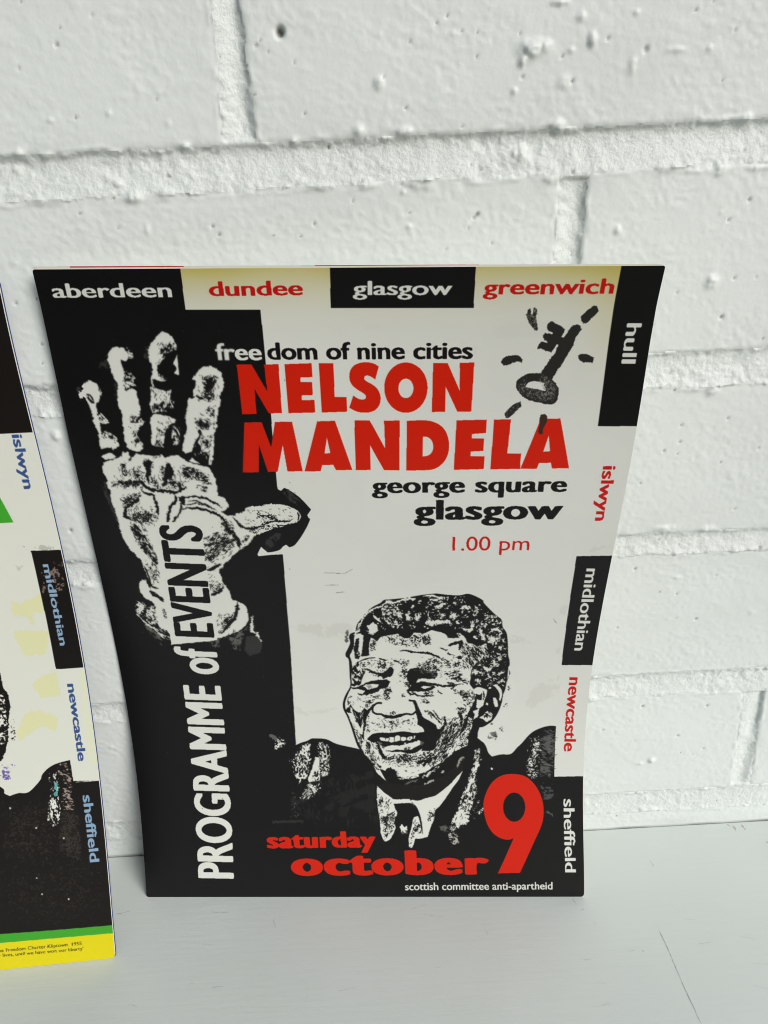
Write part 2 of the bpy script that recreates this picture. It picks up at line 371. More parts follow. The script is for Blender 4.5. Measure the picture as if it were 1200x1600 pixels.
# ---- head lines
HALO = srgb((222, 223, 216))
P.text('free', (338, 563), (410, 563), (338, 536), WHITE, (.03, .014))
P.text('dom of nine cities', (418.7, 562), (738.5, 560.8), (418.7, 535), INK, (.03, .014), glow=HALO)
A4 = (320, 520, 4); B4 = (600, 520, 4)
reds = [
    (Z(*A4, (198, 198), (292, 198), (390, 365), (370, 198), (460, 196), (482, 502), (400, 503), (310, 350), (325, 507), (235, 510)), ()),
    (Z(*A4, (497, 196), (668, 190), (673, 277), (598, 279), (597, 308), (671, 308), (674, 389), (606, 391), (606, 420), (685, 420), (690, 498), (522, 502)), ()),
    (Z(*A4, (712, 190), (803, 190), (812, 402), (886, 402), (889, 493), (730, 498)), ()),
    (Z(*A4, (1087, 210), (1065, 292), (1040, 275), (1015, 266), (998, 272), (996, 290), (1010, 303), (1050, 325), (1083, 357), (1098, 400), (1093, 445), (1070, 478), (1035, 495), (990, 499), (945, 490), (903, 468), (928, 392), (955, 410), (985, 418), (1005, 412), (1008, 396), (995, 380), (950, 352), (918, 322), (904, 285), (908, 240), (930, 206), (970, 188), (1015, 184), (1055, 192)), ()),
    (P.ell((634.2, 605.6), 33.8, 39.2), (P.ell((634.2, 606.8), 11.8, 15.2),)),
    (Z(*B4, (307, 190), (398, 190), (473, 362), (474, 187), (564, 186), (545, 492), (458, 492), (385, 335), (383, 493), (299, 495)), ()),
    (Z(*A4, (247, 560), (355, 558), (415, 715), (438, 557), (545, 555), (612, 865), (517, 866), (487, 700), (455, 868), (395, 870), (338, 700), (338, 872), (237, 873)), ()),
    (Z(*A4, (702, 553), (813, 550), (922, 857), (820, 858), (803, 825), (733, 827), (724, 865), (624, 866)), (Z(*A4, (763, 655), (785, 752), (748, 754)),)),
    (Z(*A4, (935, 548), (1030, 547), (1128, 725), (1120, 549), (1217, 548), (1217, 860), (1120, 858), (1032, 700), (1037, 857), (943, 858)), ()),
    (Z(*B4, (143, 550), (250, 547), (310, 557), (360, 585), (393, 632), (407, 700), (398, 762), (370, 812), (325, 846), (270, 858), (139, 860)), (Z(*B4, (243, 648), (275, 653), (299, 675), (308, 710), (300, 745), (275, 767), (240, 773)),)),
    (Z(*B4, (453, 547), (641, 543), (636, 626), (551, 632), (547, 660), (625, 660), (622, 738), (541, 742), (540, 772), (628, 772), (622, 852), (436, 856)), ()),
    (Z(*B4, (688, 542), (793, 541), (770, 755), (856, 754), (850, 850), (664, 853)), ()),
    (Z(*B4, (980, 537), (1102, 536), (1156, 846), (1050, 847), (1043, 812), (968, 814), (955, 849), (852, 850)), (Z(*B4, (1030, 640), (1038, 740), (995, 743)),))]
for o_, h_ in reds:
    P.poly(o_, RED, 0, h_)
P.text('george square', (581, 770.6), (885.2, 768.4), (581, 754), INK, (.042, .006), 1.04, glow=HALO)
P.text('glasgow', (646.4, 812.2), (878, 811), (646.4, 781.5), INK, (.046, .008), 1.06, glow=HALO)
P.text('1.00 pm', (706.8, 860.3), (826.5, 859.5), (706.8, 838.5), DRED, (0, 0))

# ---- the key with its rays
K6 = (770, 460, 6); KI = srgb((40, 40, 38))
P.poly(Z(*K6, (745, 300), (790, 280), (822, 295), (828, 335), (800, 370), (775, 415), (740, 500), (700, 560), (660, 635), (610, 705), (575, 765), (555, 800), (590, 835), (615, 880), (615, 950), (590, 1010), (540, 1032), (490, 1028), (430, 1015), (370, 1000), (300, 970), (250, 925), (220, 870), (225, 820), (265, 775), (320, 745), (380, 740), (455, 735), (480, 690), (530, 620), (575, 560), (605, 500), (615, 470), (595, 468), (580, 500), (545, 545), (505, 528), (455, 510), (415, 515), (430, 470), (455, 437), (490, 450), (512, 455), (512, 435), (480, 425), (470, 390), (490, 358), (520, 362), (555, 378), (565, 360), (520, 335), (508, 300), (525, 265), (560, 255), (600, 280), (640, 295), (672, 330), (672, 350), (640, 400), (665, 405), (690, 370), (715, 330)), KI, .35,
       holes=(Z(*K6, (305, 870), (330, 830), (385, 813), (450, 822), (485, 830), (478, 850), (498, 890), (490, 908), (440, 895), (380, 882)),))
rays = [Z(*K6, (940, 110), (975, 115), (992, 150), (965, 190), (930, 215), (885, 265), (850, 272), (830, 240), (825, 205), (870, 165), (910, 130)),
        Z(*K6, (800, 575), (830, 558), (880, 560), (920, 580), (950, 590), (935, 645), (890, 635), (840, 630), (805, 605)),
        Z(*K6, (75, 635), (95, 600), (140, 578), (200, 572), (250, 580), (275, 615), (270, 640), (235, 628), (190, 640), (150, 658), (100, 665)),
        Z(*K6, (260, 1000), (268, 1045), (230, 1085), (180, 1130), (150, 1155), (120, 1155), (110, 1115), (140, 1080), (190, 1035)),
        Z(*K6, (325, 145), (350, 130), (358, 150), (355, 185), (370, 190), (380, 160), (385, 120), (415, 140), (415, 180), (405, 200), (415, 270), (422, 330), (405, 342), (370, 310), (335, 255), (310, 185), (325, 175)),
        Z(*K6, (455, 1125), (490, 1120), (512, 1150), (505, 1200), (478, 1250), (468, 1290), (470, 1310), (440, 1312), (425, 1290), (435, 1230), (440, 1160))]
for i, q in enumerate(rays): P.poly(q, KI if i < 5 else srgb((62, 40, 34)), .3)
P.spots(Z(*K6, (430, 800), (460, 740), (555, 800), (610, 900), (560, 1010), (420, 1000), (260, 930), (230, 850), (300, 770), (330, 760), (300, 870), (390, 885), (490, 910)), srgb((120, 120, 114)), .30, .22, 1.0, .2, rough=0, seed=3)
P.spots(rays[4], srgb((120, 120, 114)), .3, .22, rough=0, seed=4)
P.spots(rays[3], srgb((110, 110, 104)), .15, .22, rough=0, seed=4)

# ---- the open hand
W_ = WHITE
H1 = (100, 500, 6); H2 = (220, 540, 6); H3 = (140, 690, 6); H4 = (310, 690, 6); H5 = (190, 860, 5)
# dull second printing around the fingers
for q in (Z(*H1, (120, 640), (180, 590), (150, 720), (200, 850), (270, 930), (230, 900), (170, 800)), Z(*H1, (470, 600), (495, 600), (490, 740), (470, 700)), Z(*H1, (765, 240), (795, 240), (800, 380), (740, 350)),
          Z(*H3, (100, 280), (160, 340), (165, 450), (200, 560), (270, 760), (240, 720), (150, 520), (110, 400)), Z(*H4, (780, 470), (830, 440), (940, 540), (960, 620), (860, 560)), Z(*H4, (600, 960), (720, 860), (800, 860), (690, 1000), (650, 1030)),
          Z(*H1, (350, 380), (410, 350), (420, 460), (330, 440))):
    P.spots(q, DGREY, .6, 1.2, 2, 1.2, seed=12)
pinky = Z(*H1, (140, 690), (165, 660), (185, 640), (165, 610), (185, 585), (240, 570), (300, 595), (320, 620), (325, 660), (335, 700), (325, 760), (300, 790), (310, 840), (340, 870), (385, 900), (420, 965), (385, 975), (330, 965), (345, 1030), (360, 1050), (380, 1040), (460, 1070), (490, 1100), (515, 1165), (515, 1180), (455, 1225), (440, 1195), (340, 1210), (330, 1140), (320, 1050), (265, 945), (280, 920), (240, 830), (215, 770), (200, 725), (150, 735))
ring = Z(*H1, (395, 330), (430, 285), (470, 250), (530, 255), (570, 275), (610, 330), (610, 365), (570, 380), (530, 370), (545, 430), (565, 480), (560, 560), (650, 590), (665, 620), (620, 625), (690, 670), (680, 700), (700, 780), (720, 840), (700, 880), (730, 930), (755, 960), (720, 1000), (680, 1050), (690, 1100), (740, 1160), (740, 1200), (690, 1235), (620, 1215), (590, 1190), (570, 1130), (560, 1050), (545, 940), (555, 900), (520, 830), (497, 750), (500, 640), (510, 600), (470, 550), (430, 450), (412, 370), (415, 330))
mid = Z(*H1, (795, 270), (830, 200), (900, 115), (940, 112), (1000, 150), (1050, 215), (1060, 280), (1010, 290), (960, 320), (940, 360), (900, 400), (875, 440), (880, 480), (900, 510), (950, 530), (965, 560), (920, 580), (850, 560), (830, 600), (850, 640), (900, 650), (960, 660), (1010, 650), (1000, 700), (990, 760), (975, 790), (950, 830), (900, 820), (800, 795), (815, 760), (820, 640), (815, 540), (830, 500), (825, 410), (800, 390), (793, 330))
mid2 = Z(*H1, (830, 880), (930, 890), (1045, 930), (1045, 970), (980, 990), (950, 1060), (940, 1140), (930, 1190), (850, 1185), (815, 1150), (825, 1050), (810, 950))
index = Z(*H2, (485, 310), (520, 260), (580, 205), (670, 190), (740, 240), (770, 300), (775, 400), (750, 440), (750, 520), (730, 590), (715, 680), (710, 780), (690, 840), (690, 930), (680, 1040), (655, 1130), (630, 1110), (640, 1020), (570, 1030), (560, 960), (540, 900), (560, 850), (600, 830), (545, 830), (530, 870), (490, 950), (475, 1000), (420, 1015), (390, 975), (400, 900), (430, 800), (425, 700), (410, 660), (430, 620), (440, 500), (495, 495), (490, 420), (510, 400), (515, 330))
palm = Z(*H3, (125, 230), (150, 190), (250, 160), (300, 130), (310, 95), (360, 100), (385, 140), (370, 190), (420, 130), (440, 110), (500, 125), (560, 125), (600, 130), (680, 120), (700, 160), (780, 125), (840, 130), (900, 180), (960, 200), (1040, 225), (1100, 235), (1150, 290), (1175, 340), (1200, 440), (1205, 500), (1280, 550), (1305, 610), (1260, 650), (1230, 655), (1300, 700)) + \
    Z(*H4, (320, 690), (350, 680), (420, 650), (470, 615), (600, 600), (680, 585), (790, 590), (880, 620), (940, 660), (960, 700), (930, 750), (880, 770), (800, 795), (700, 810), (620, 850), (530, 880), (520, 900), (450, 970), (370, 1030), (290, 1110), (240, 1150), (230, 1180)) + \
    Z(*H5, (780, 137), (765, 155), (800, 270), (820, 280), (850, 340), (870, 390), (900, 395), (960, 430), (990, 490), (985, 560), (930, 620), (850, 655), (760, 690), (740, 700), (560, 720), (390, 735), (385, 690), (370, 640), (300, 600), (270, 540), (265, 450), (250, 410), (185, 375), (150, 330), (135, 270), (160, 230), (180, 225), (215, 290), (240, 270), (200, 200), (175, 140)) + \
    Z(*H3, (480, 1110), (440, 1070), (370, 1000), (300, 870), (280, 790), (240, 660), (200, 540), (195, 460), (165, 430), (160, 340), (125, 290))
for q in (pinky, ring, mid, mid2, index, palm):
    P.poly(q, W_, .62)
P.poly(Z(*H1, (1060, 320), (1080, 520), (1030, 500), (1055, 460), (1050, 435), (1018, 410), (1045, 360)), W_, .2)
P.poly(Z(*H3, (100, 140), (200, 100), (255, 140), (230, 160), (150, 170)), W_, .5)
P.poly(Z(*H2, (450, 1080), (480, 1050), (560, 1110), (500, 1100)), W_, .4)
# dark work inside the fingers
def dk(q, d, sz=.42, st=1.0, an=0.0, sd=1, col=INK, al=1.0, r=.8): P.spots(q, col, d, sz, st, an, r, sd, al)
P.poly(Z(*H1, (210, 695), (235, 690), (275, 735), (285, 780), (255, 780), (215, 730)), INK, .5)
P.stroke(Z(*H1, (230, 705), (265, 765)), 1.6, W_)
P.poly(Z(*H1, (310, 845), (335, 855), (345, 895), (320, 885)), INK, .4)
dk(Z(*H1, (300, 860), (400, 900), (400, 960), (330, 950)), .25)
dk(Z(*H1, (350, 1040), (480, 1080), (480, 1120), (370, 1100)), .45)
dk(Z(*H1, (330, 620), (350, 660), (360, 710), (330, 720)), .5, col=W_)
P.poly(Z(*H1, (575, 250), (610, 290), (630, 320), (600, 300), (570, 285)), INK, .5)
dk(Z(*H1, (580, 240), (640, 300), (670, 370), (610, 370)), .5, col=W_)
dk(Z(*H1, (510, 370), (575, 380), (580, 450), (545, 440)), .45)
dk(Z(*H1, (560, 470), (640, 500), (690, 580), (640, 600), (550, 540)), .5, col=W_)
dk(Z(*H1, (555, 520), (650, 540), (650, 600), (560, 580)), .35)
P.stroke(Z(*H1, (565, 610), (575, 670), (610, 625), (665, 625)), 3.2, INK, .6)
dk(Z(*H1, (605, 880), (720, 900), (730, 960), (620, 970)), .5)
dk(Z(*H1, (640, 1030), (690, 1080), (730, 1170), (670, 1190), (650, 1100)), .45)
dk(Z(*H1, (900, 230), (1050, 200), (1060, 290), (960, 320), (900, 410), (870, 460), (900, 300)), .42, .5, 2, -1.1)
P.poly(Z(*H1, (1010, 300), (1050, 320), (1015, 410), (1045, 450), (1030, 510), (970, 500), (925, 430), (940, 370)), INK, .5)
dk(Z(*H1, (870, 420), (960, 500), (960, 580), (880, 520)), .5)
dk(Z(*H1, (830, 560), (900, 570), (920, 650), (830, 640)), .62)
dk(Z(*H1, (800, 790), (980, 790), (960, 860), (820, 870)), .55, .4, 2.2, 1.5, col=W_)
dk(Z(*H1, (840, 790), (990, 760), (980, 840), (840, 840)), .5, .4, 2.2, 1.5)
dk(Z(*H1, (990, 740), (1040, 770), (1020, 840), (980, 800)), .4, .4, 2, 1.2, col=W_)
dk(Z(*H1, (880, 1010), (960, 1030), (960, 1080), (890, 1080)), .4)
dk(Z(*H1, (1000, 990), (1090, 1010), (1095, 1140), (1040, 1190), (1010, 1100)), .42, .4, 3, 1.35, col=W_)
dk(Z(*H1, (860, 1120), (940, 1140), (930, 1190), (850, 1180)), .5)
dk(Z(*H2, (560, 300), (640, 280), (720, 290), (720, 330), (690, 360), (660, 430), (720, 480), (700, 500), (640, 530), (560, 500), (590, 400)), .62)
P.poly(Z(*H2, (590, 300), (680, 300), (650, 380), (640, 470), (620, 400)), INK, .8)
dk(Z(*H2, (505, 470), (600, 490), (600, 520), (510, 500)), .6, .4, 3, .2)
dk(Z(*H2, (610, 560), (700, 560), (690, 690), (620, 660)), .3)
dk(Z(*H2, (500, 690), (600, 690), (660, 740), (640, 790), (540, 780)), .68)
P.stroke(Z(*H2, (545, 790), (560, 830)), 4.5, INK, .6)
dk(Z(*H2, (540, 840), (690, 840), (640, 960), (570, 960)), .35)
dk(Z(*H2, (480, 990), (540, 900), (580, 1000), (650, 1000), (640, 1080), (560, 1060)), .6)
# palm creases
def cr(fr, w_, *pts, r=.7): P.stroke(Z(*fr, *pts), w_, INK, r)
cr(H3, 4.5, (215, 415), (260, 385), (340, 392), (400, 380), (470, 370), (500, 400), (560, 440), (640, 460), (720, 465), (820, 480), (870, 450), (900, 420))
cr(H3, 3.6, (480, 440), (520, 485), (600, 500), (620, 560), (640, 640), (640, 725))
cr(H3, 5, (480, 500), (440, 560), (380, 590), (330, 640), (330, 700), (400, 740))
dk(Z(*H3, (200, 370), (480, 340), (490, 440), (380, 420), (210, 430)), .35)
dk(Z(*H3, (290, 200), (350, 190), (340, 260), (360, 300), (340, 330), (310, 310)), .6)
dk(Z(*H3, (290, 540), (400, 500), (470, 470), (480, 540), (400, 600), (330, 640)), .5)
dk(Z(*H3, (330, 690), (430, 650), (560, 640), (640, 740), (560, 790), (480, 760), (420, 760)), .48)
dk(Z(*H3, (370, 780), (440, 760), (500, 860), (560, 940), (620, 1040), (640, 1160), (560, 1090), (480, 1000), (420, 900)), .66, .5, 2, .9)
dk(Z(*H3, (500, 1000), (640, 1130), (640, 1200), (560, 1090)), .5, .4, 4, .9)
dk(Z(*H3, (590, 100), (690, 130), (600, 160)), .2)
P.poly(Z(*H3, (500, 200), (560, 170), (590, 190), (570, 260), (575, 320), (560, 400), (535, 380), (525, 260)), INK, .8)
P.poly(Z(*H3, (715, 190), (760, 210), (785, 270), (780, 340), (730, 350), (700, 430), (680, 400), (710, 300)), INK, .9)
dk(Z(*H3, (500, 150), (600, 170), (590, 250), (500, 240)), .5)
dk(Z(*H3, (400, 260), (520, 280), (520, 380), (420, 350)), .4)
dk(Z(*H3, (560, 300), (620, 360), (660, 440), (580, 420)), .45)
dk(Z(*H3, (670, 220), (720, 230), (700, 400), (680, 440)), .5)
dk(Z(*H3, (720, 340), (880, 360), (870, 460), (700, 440)), .45)
dk(Z(*H3, (870, 220), (1000, 250), (1080, 310), (1160, 400), (1060, 390), (1000, 340), (880, 380), (860, 300)), .6)
dk(Z(*H3, (1000, 400), (1110, 430), (1100, 480), (1010, 470)), .4)
cr(H3, 3.0, (850, 540), (900, 520), (1000, 515), (1100, 540), (1180, 580), (1240, 615))
cr(H3, 1.8, (870, 575), (900, 600), (1000, 575), (1100, 600), (1200, 650))
cr(H3, 1.6, (900, 555), (1000, 550), (1080, 590), (1150, 610))
cr(H3, 3.2, (860, 635), (960, 620), (1060, 630), (1200, 680), (1270, 740), (1300, 820), (1330, 860))
cr(H3, 3.0, (850, 570), (860, 640), (800, 720), (780, 775))
cr(H3, 4.5, (800, 480), (810, 560), (760, 600), (740, 680), (725, 775))
P.poly(Z(*H3, (835, 520), (890, 510), (890, 600), (850, 580)), INK, .7)
# thumb and its ball
dk(Z(*H4, (40, 900), (180, 850), (330, 870), (360, 960), (260, 990), (150, 1040), (60, 1020)), .5, .45, 2.4, -.6)
cr(H4, 6, (240, 790), (290, 830), (340, 880), (380, 950), (385, 1000))
cr(H4, 3.2, (320, 700), (380, 780), (440, 815), (540, 810), (640, 765), (700, 745), (760, 752))
cr(H4, 2.6, (700, 690), (725, 740), (800, 750), (860, 745), (885, 715))
dk(Z(*H4, (540, 660), (660, 650), (740, 720), (700, 760), (560, 750)), .33)
dk(Z(*H4, (440, 790), (560, 790), (560, 860), (480, 850)), .5)
dk(Z(*H4, (560, 800), (740, 770), (740, 800), (560, 850)), .3)
dk(Z(*H4, (700, 790), (880, 760), (860, 800), (700, 810)), .45, .4, 3, 0)
P.stroke(Z(*H4, (930, 660), (945, 700), (930, 740)), 2, INK, .4)
dk(Z(*H4, (200, 720), (280, 760), (330, 800), (330, 880), (220, 850)), .45)
dk(Z(*H4, (390, 900), (500, 870), (430, 960), (380, 990)), .3)
dk(Z(*H4, (60, 1040), (130, 1050), (260, 980), (330, 960), (350, 990), (220, 1040), (130, 1110), (60, 1120)), .6)
cr(H5, 5.5, (668, 155), (720, 140), (772, 105))
cr(H5, 5, (695, 350), (760, 328), (800, 290))
cr(H5, 5, (218, 312), (260, 350), (300, 365), (330, 400))
cr(H5, 5.5, (900, 400), (905, 450), (890, 520), (820, 600), (780, 650))
cr(H5, 2.4, (200, 210), (230, 280), (290, 300))
dk(Z(*H5, (690, 270), (800, 250), (790, 300), (700, 340)), .35)
dk(Z(*H5, (790, 540), (890, 480), (830, 600), (760, 650)), .5)
dk(Z(*H5, (180, 100), (270, 130), (290, 260), (250, 240)), .28)
dk(Z(*H5, (310, 430), (350, 480), (360, 570), (330, 520)), .35)
P.stroke(Z(*H5, (180, 120), (230, 250), (225, 300)), 2, INK, .5)
P.spots(Z(*H5, (120, 410), (160, 400), (180, 440), (165, 500), (130, 520), (108, 460)), W_, .75, .7, seed=5)
P.spots(Z(*H5, (190, 440), (260, 430), (270, 560), (250, 600), (190, 500)), W_, .6, .6, seed=6)
P.spots(Z(*H5, (130, 510), (180, 520), (260, 600), (390, 680), (385, 700), (300, 680), (200, 600)), W_, .45, .5, 3, .7, seed=6)
P.spots(Z(*H5, (150, 560), (230, 600), (320, 680), (320, 770), (260, 690)), GREY, .5, .6, 3, .8, seed=7)
P.spots(Z(*H5, (830, 690), (940, 620), (990, 590), (940, 700), (930, 780), (880, 770)), GREY, .6, .8, seed=8)
P.spots(Z(*H5, (680, 720), (780, 690), (760, 770), (710, 750)), GREY, .5, .6, seed=8)
P.stroke(Z(*H5, (1025, 505), (1015, 570), (1020, 640), (1060, 650), (1080, 700), (1098, 728)), 4, W_, 1.0)
P.poly(Z(*H5, (975, 670), (1060, 670), (1100, 740), (1080, 800), (1000, 825), (960, 780)), srgb((50, 50, 50)), .3)

def ht(q, n, ln=6, an=0.0, w=.9, col=INK, sd=0, j=.35): P.hatch(q, col, n, ln, an, w, j, sd)
ht(Z(*H3, (200, 250), (480, 230), (500, 440), (210, 430)), 60, 8, 1.5); ht(Z(*H3, (600, 250), (900, 230), (880, 450), (600, 440)), 55, 8, 1.3, sd=1); ht(Z(*H3, (880, 230), (1150, 320), (1120, 420), (880, 400)), 45, 6, .5, sd=2)
ht(Z(*H3, (290, 480), (480, 480), (470, 620), (320, 660)), 40, 6, -.6, sd=3); ht(Z(*H3, (340, 620), (640, 600), (620, 790), (420, 780)), 60, 7, 1.0, sd=4); ht(Z(*H3, (370, 740), (500, 760), (640, 1080), (560, 1100), (420, 920)), 70, 8, .9, sd=5)
ht(Z(*H3, (370, 740), (500, 760), (640, 1080), (560, 1100), (420, 920)), 25, 7, .9, 1.0, W_, 6); ht(Z(*H3, (880, 230), (1150, 320), (1120, 420), (880, 400)), 16, 6, .5, 1.1, W_, 7); ht(Z(*H3, (200, 340), (480, 340), (480, 430), (210, 430)), 18, 6, 1.5, 1, W_, 8)
ht(Z(*H4, (30, 900), (330, 840), (370, 960), (200, 1050), (60, 1060)), 110, 8, -.75, sd=9); ht(Z(*H4, (30, 900), (330, 840), (370, 960), (200, 1050), (60, 1060)), 50, 8, -.75, 1.2, W_, 10); ht(Z(*H4, (200, 700), (330, 760), (360, 900), (260, 860)), 30, 7, .9, sd=11)
ht(Z(*H4, (440, 640), (900, 620), (900, 720), (440, 780)), 40, 5, .3, sd=12); ht(Z(*H2, (520, 280), (740, 280), (720, 520), (520, 520)), 45, 6, 1.3, sd=13); ht(Z(*H2, (490, 660), (690, 560), (690, 790), (520, 800)), 45, 6, .3, sd=14); ht(Z(*H2, (540, 840), (680, 840), (670, 1100), (480, 1010)), 35, 6, 1.2, sd=15)
ht(Z(*H2, (540, 840), (680, 840), (670, 1100), (480, 1010)), 12, 6, 1.2, 1.1, W_, 16); ht(Z(*H1, (600, 860), (740, 880), (740, 1190), (640, 1180)), 30, 5, .9, sd=17); ht(Z(*H1, (560, 380), (690, 560), (640, 640), (560, 620)), 25, 6, .5, sd=18); ht(Z(*H1, (880, 200), (1050, 210), (900, 560), (860, 420)), 40, 8, -1.1, sd=19)
ht(Z(*H1, (820, 560), (1000, 660), (980, 850), (820, 860)), 45, 6, 1.4, sd=20); ht(Z(*H1, (860, 900), (1040, 930), (940, 1180), (840, 1160)), 30, 6, 1.2, sd=21); ht(Z(*H1, (310, 830), (420, 960), (510, 1160), (350, 1110)), 28, 5, .6, sd=22); ht(Z(*H5, (180, 60), (290, 60), (300, 300), (220, 260)), 30, 7, 1.1, sd=23); ht(Z(*H5, (640, 0), (880, 0), (760, 140), (660, 160)), 40, 7, -.6, sd=24)
ht(Z(*H5, (680, 170), (800, 260), (800, 300), (690, 350)), 18, 5, -.5, sd=25); ht(Z(*H5, (740, 480), (880, 460), (800, 650), (740, 640)), 25, 6, -.9, sd=26); ht(Z(*H5, (110, 400), (270, 430), (380, 690), (200, 580)), 30, 8, .8, 1.2, W_, 27); ht(Z(*H5, (760, 690), (990, 560), (940, 760)), 16, 7, -.9, 1.2, GREY, 28)

P.soften((112, 508), (420, 1040), 3, .45)
# the white box of EVENTS, then the upright title
P.poly([(241.5, 816), (316, 816), (318, 862), (327, 915), (333, 950), (339, 1000), (268, 1007), (256, 930), (247, 870)], W_)
P.text('PROGRAMME', (365.8, 1373), (344.6, 1071.5), (309, 1373), W_, (.050, .014), 1.05)
P.text('of', (343, 1054.5), (338.6, 1012.5), (272, 1020), W_, (.046, .014))
P.text('EVENTS', (335.2, 996.3), (314.4, 821.5), (273.5, 997), INK, (.050, .014), 1.08)

# ---- the laughing man in suit and tie
F1 = (520, 910, 7.5); F2 = (660, 910, 7.5); F3 = (520, 1040, 7.5); F4 = (650, 1040, 7.5); F5 = (400, 1120, 6); F6 = (560, 1160, 6); F7 = (720, 1120, 6.6667)
P.poly(Z(*F1, (600, 205), (660, 200), (850, 180), (1050, 145), (1200, 130)) + Z(*F2, (160, 128), (300, 145), (440, 150), (530, 133), (620, 160), (710, 210), (720, 240), (800, 325), (870, 390), (930, 440), (940, 520), (985, 590), (1000, 700), (1005, 850), (1020, 910), (1020, 970), (1005, 1000), (1020, 1070), (1000, 1130), (985, 1200)) +
       Z(*F4, (1080, 40), (1105, 90), (1070, 150), (1045, 280), (1020, 340), (1005, 430), (960, 550), (900, 640), (850, 680), (790, 715), (745, 722), (722, 790), (722, 850), (760, 880), (815, 940), (900, 1200), (0, 1300)) +
       Z(*F3, (480, 1200), (430, 1120), (340, 1010), (290, 940), (250, 830), (215, 720), (170, 600), (125, 510), (120, 430), (150, 340), (205, 240), (200, 130)) + Z(*F1, (195, 1000), (185, 900), (155, 870), (150, 830), (185, 760), (205, 700), (190, 640), (210, 600), (265, 580), (285, 490), (340, 420), (400, 340), (480, 280), (560, 240)), INK, .12)
P.spots(Z(*F1, (165, 550), (185, 560), (185, 690), (150, 715), (130, 690), (140, 610)), GREY, .7, 1.2, rough=.3, seed=2)
# skin
P.poly(Z(*F1, (250, 640), (245, 760), (200, 850), (212, 900), (230, 1000), (218, 1100), (222, 1200)) + Z(*F3, (215, 140), (215, 250), (172, 350), (145, 430), (150, 510), (190, 600), (240, 720), (275, 830), (320, 940), (370, 1030), (440, 1110), (490, 1200)) +
       Z(*F6, (170, 280), (240, 345), (265, 370), (200, 250), (240, 260), (330, 320), (420, 350), (520, 335), (600, 305), (650, 310), (700, 270), (760, 200), (850, 130), (930, 70), (1020, 30)) +
       Z(*F4, (610, 900), (620, 800), (655, 720), (650, 650), (600, 700), (560, 740), (545, 700), (600, 600), (640, 510), (680, 440), (700, 370), (690, 300), (655, 250), (630, 210), (640, 150), (655, 80), (655, 30)) +
       Z(*F2, (560, 1110), (590, 1060), (580, 1010), (620, 960), (690, 900), (740, 880), (780, 880), (740, 780), (750, 710), (690, 740), (640, 750), (590, 720), (520, 710), (510, 660), (440, 590), (400, 590), (430, 650), (300, 650), (260, 600), (120, 560)) +
       Z(*F1, (1150, 560), (1060, 600), (1010, 590), (950, 590), (900, 650), (830, 650), (760, 600), (650, 620), (560, 640), (520, 690), (440, 640), (340, 600), (290, 600)), W_, .3)
# hair: light caught between the curls
P.poly(Z(*F1, (270, 660), (310, 655), (300, 760), (320, 860), (300, 900), (260, 890), (250, 780)), INK, .6)
P.poly(Z(*F1, (360, 620), (440, 650), (420, 760), (430, 855), (330, 870), (350, 760)), INK, .4)
P.poly(Z(*F1, (320, 560), (380, 480), (440, 470), (560, 440), (620, 560), (520, 640), (440, 650), (350, 620)), INK, .5)
dk(Z(*F1, (440, 660), (520, 690), (500, 790), (440, 800)), .5)
P.stroke(Z(*F1, (250, 620), (300, 560), (310, 500), (360, 400), (440, 330), (560, 280), (640, 225), (720, 245), (800, 205), (960, 190)), 3.2, W_, .9, taper=False)
P.stroke(Z(*F1, (1060, 160), (1130, 150), (1200, 160), (1220, 170)) + Z(*F2, (160, 175), (260, 170)), 2.6, W_, .5)
P.poly(Z(*F1, (400, 510), (470, 470), (520, 500), (530, 570), (460, 610), (410, 570)), W_, .9)
P.stroke(Z(*F1, (475, 380), (500, 420), (560, 465)), 3.4, W_, .5)
P.spots(Z(*F1, (570, 290), (700, 230), (800, 330), (830, 560), (740, 520), (640, 500), (580, 400)), W_, .42, .6, seed=14, soft=0)
P.spots(Z(*F1, (300, 640), (360, 640), (340, 800), (320, 900), (260, 880), (310, 760)), W_, .4, .6, seed=15)
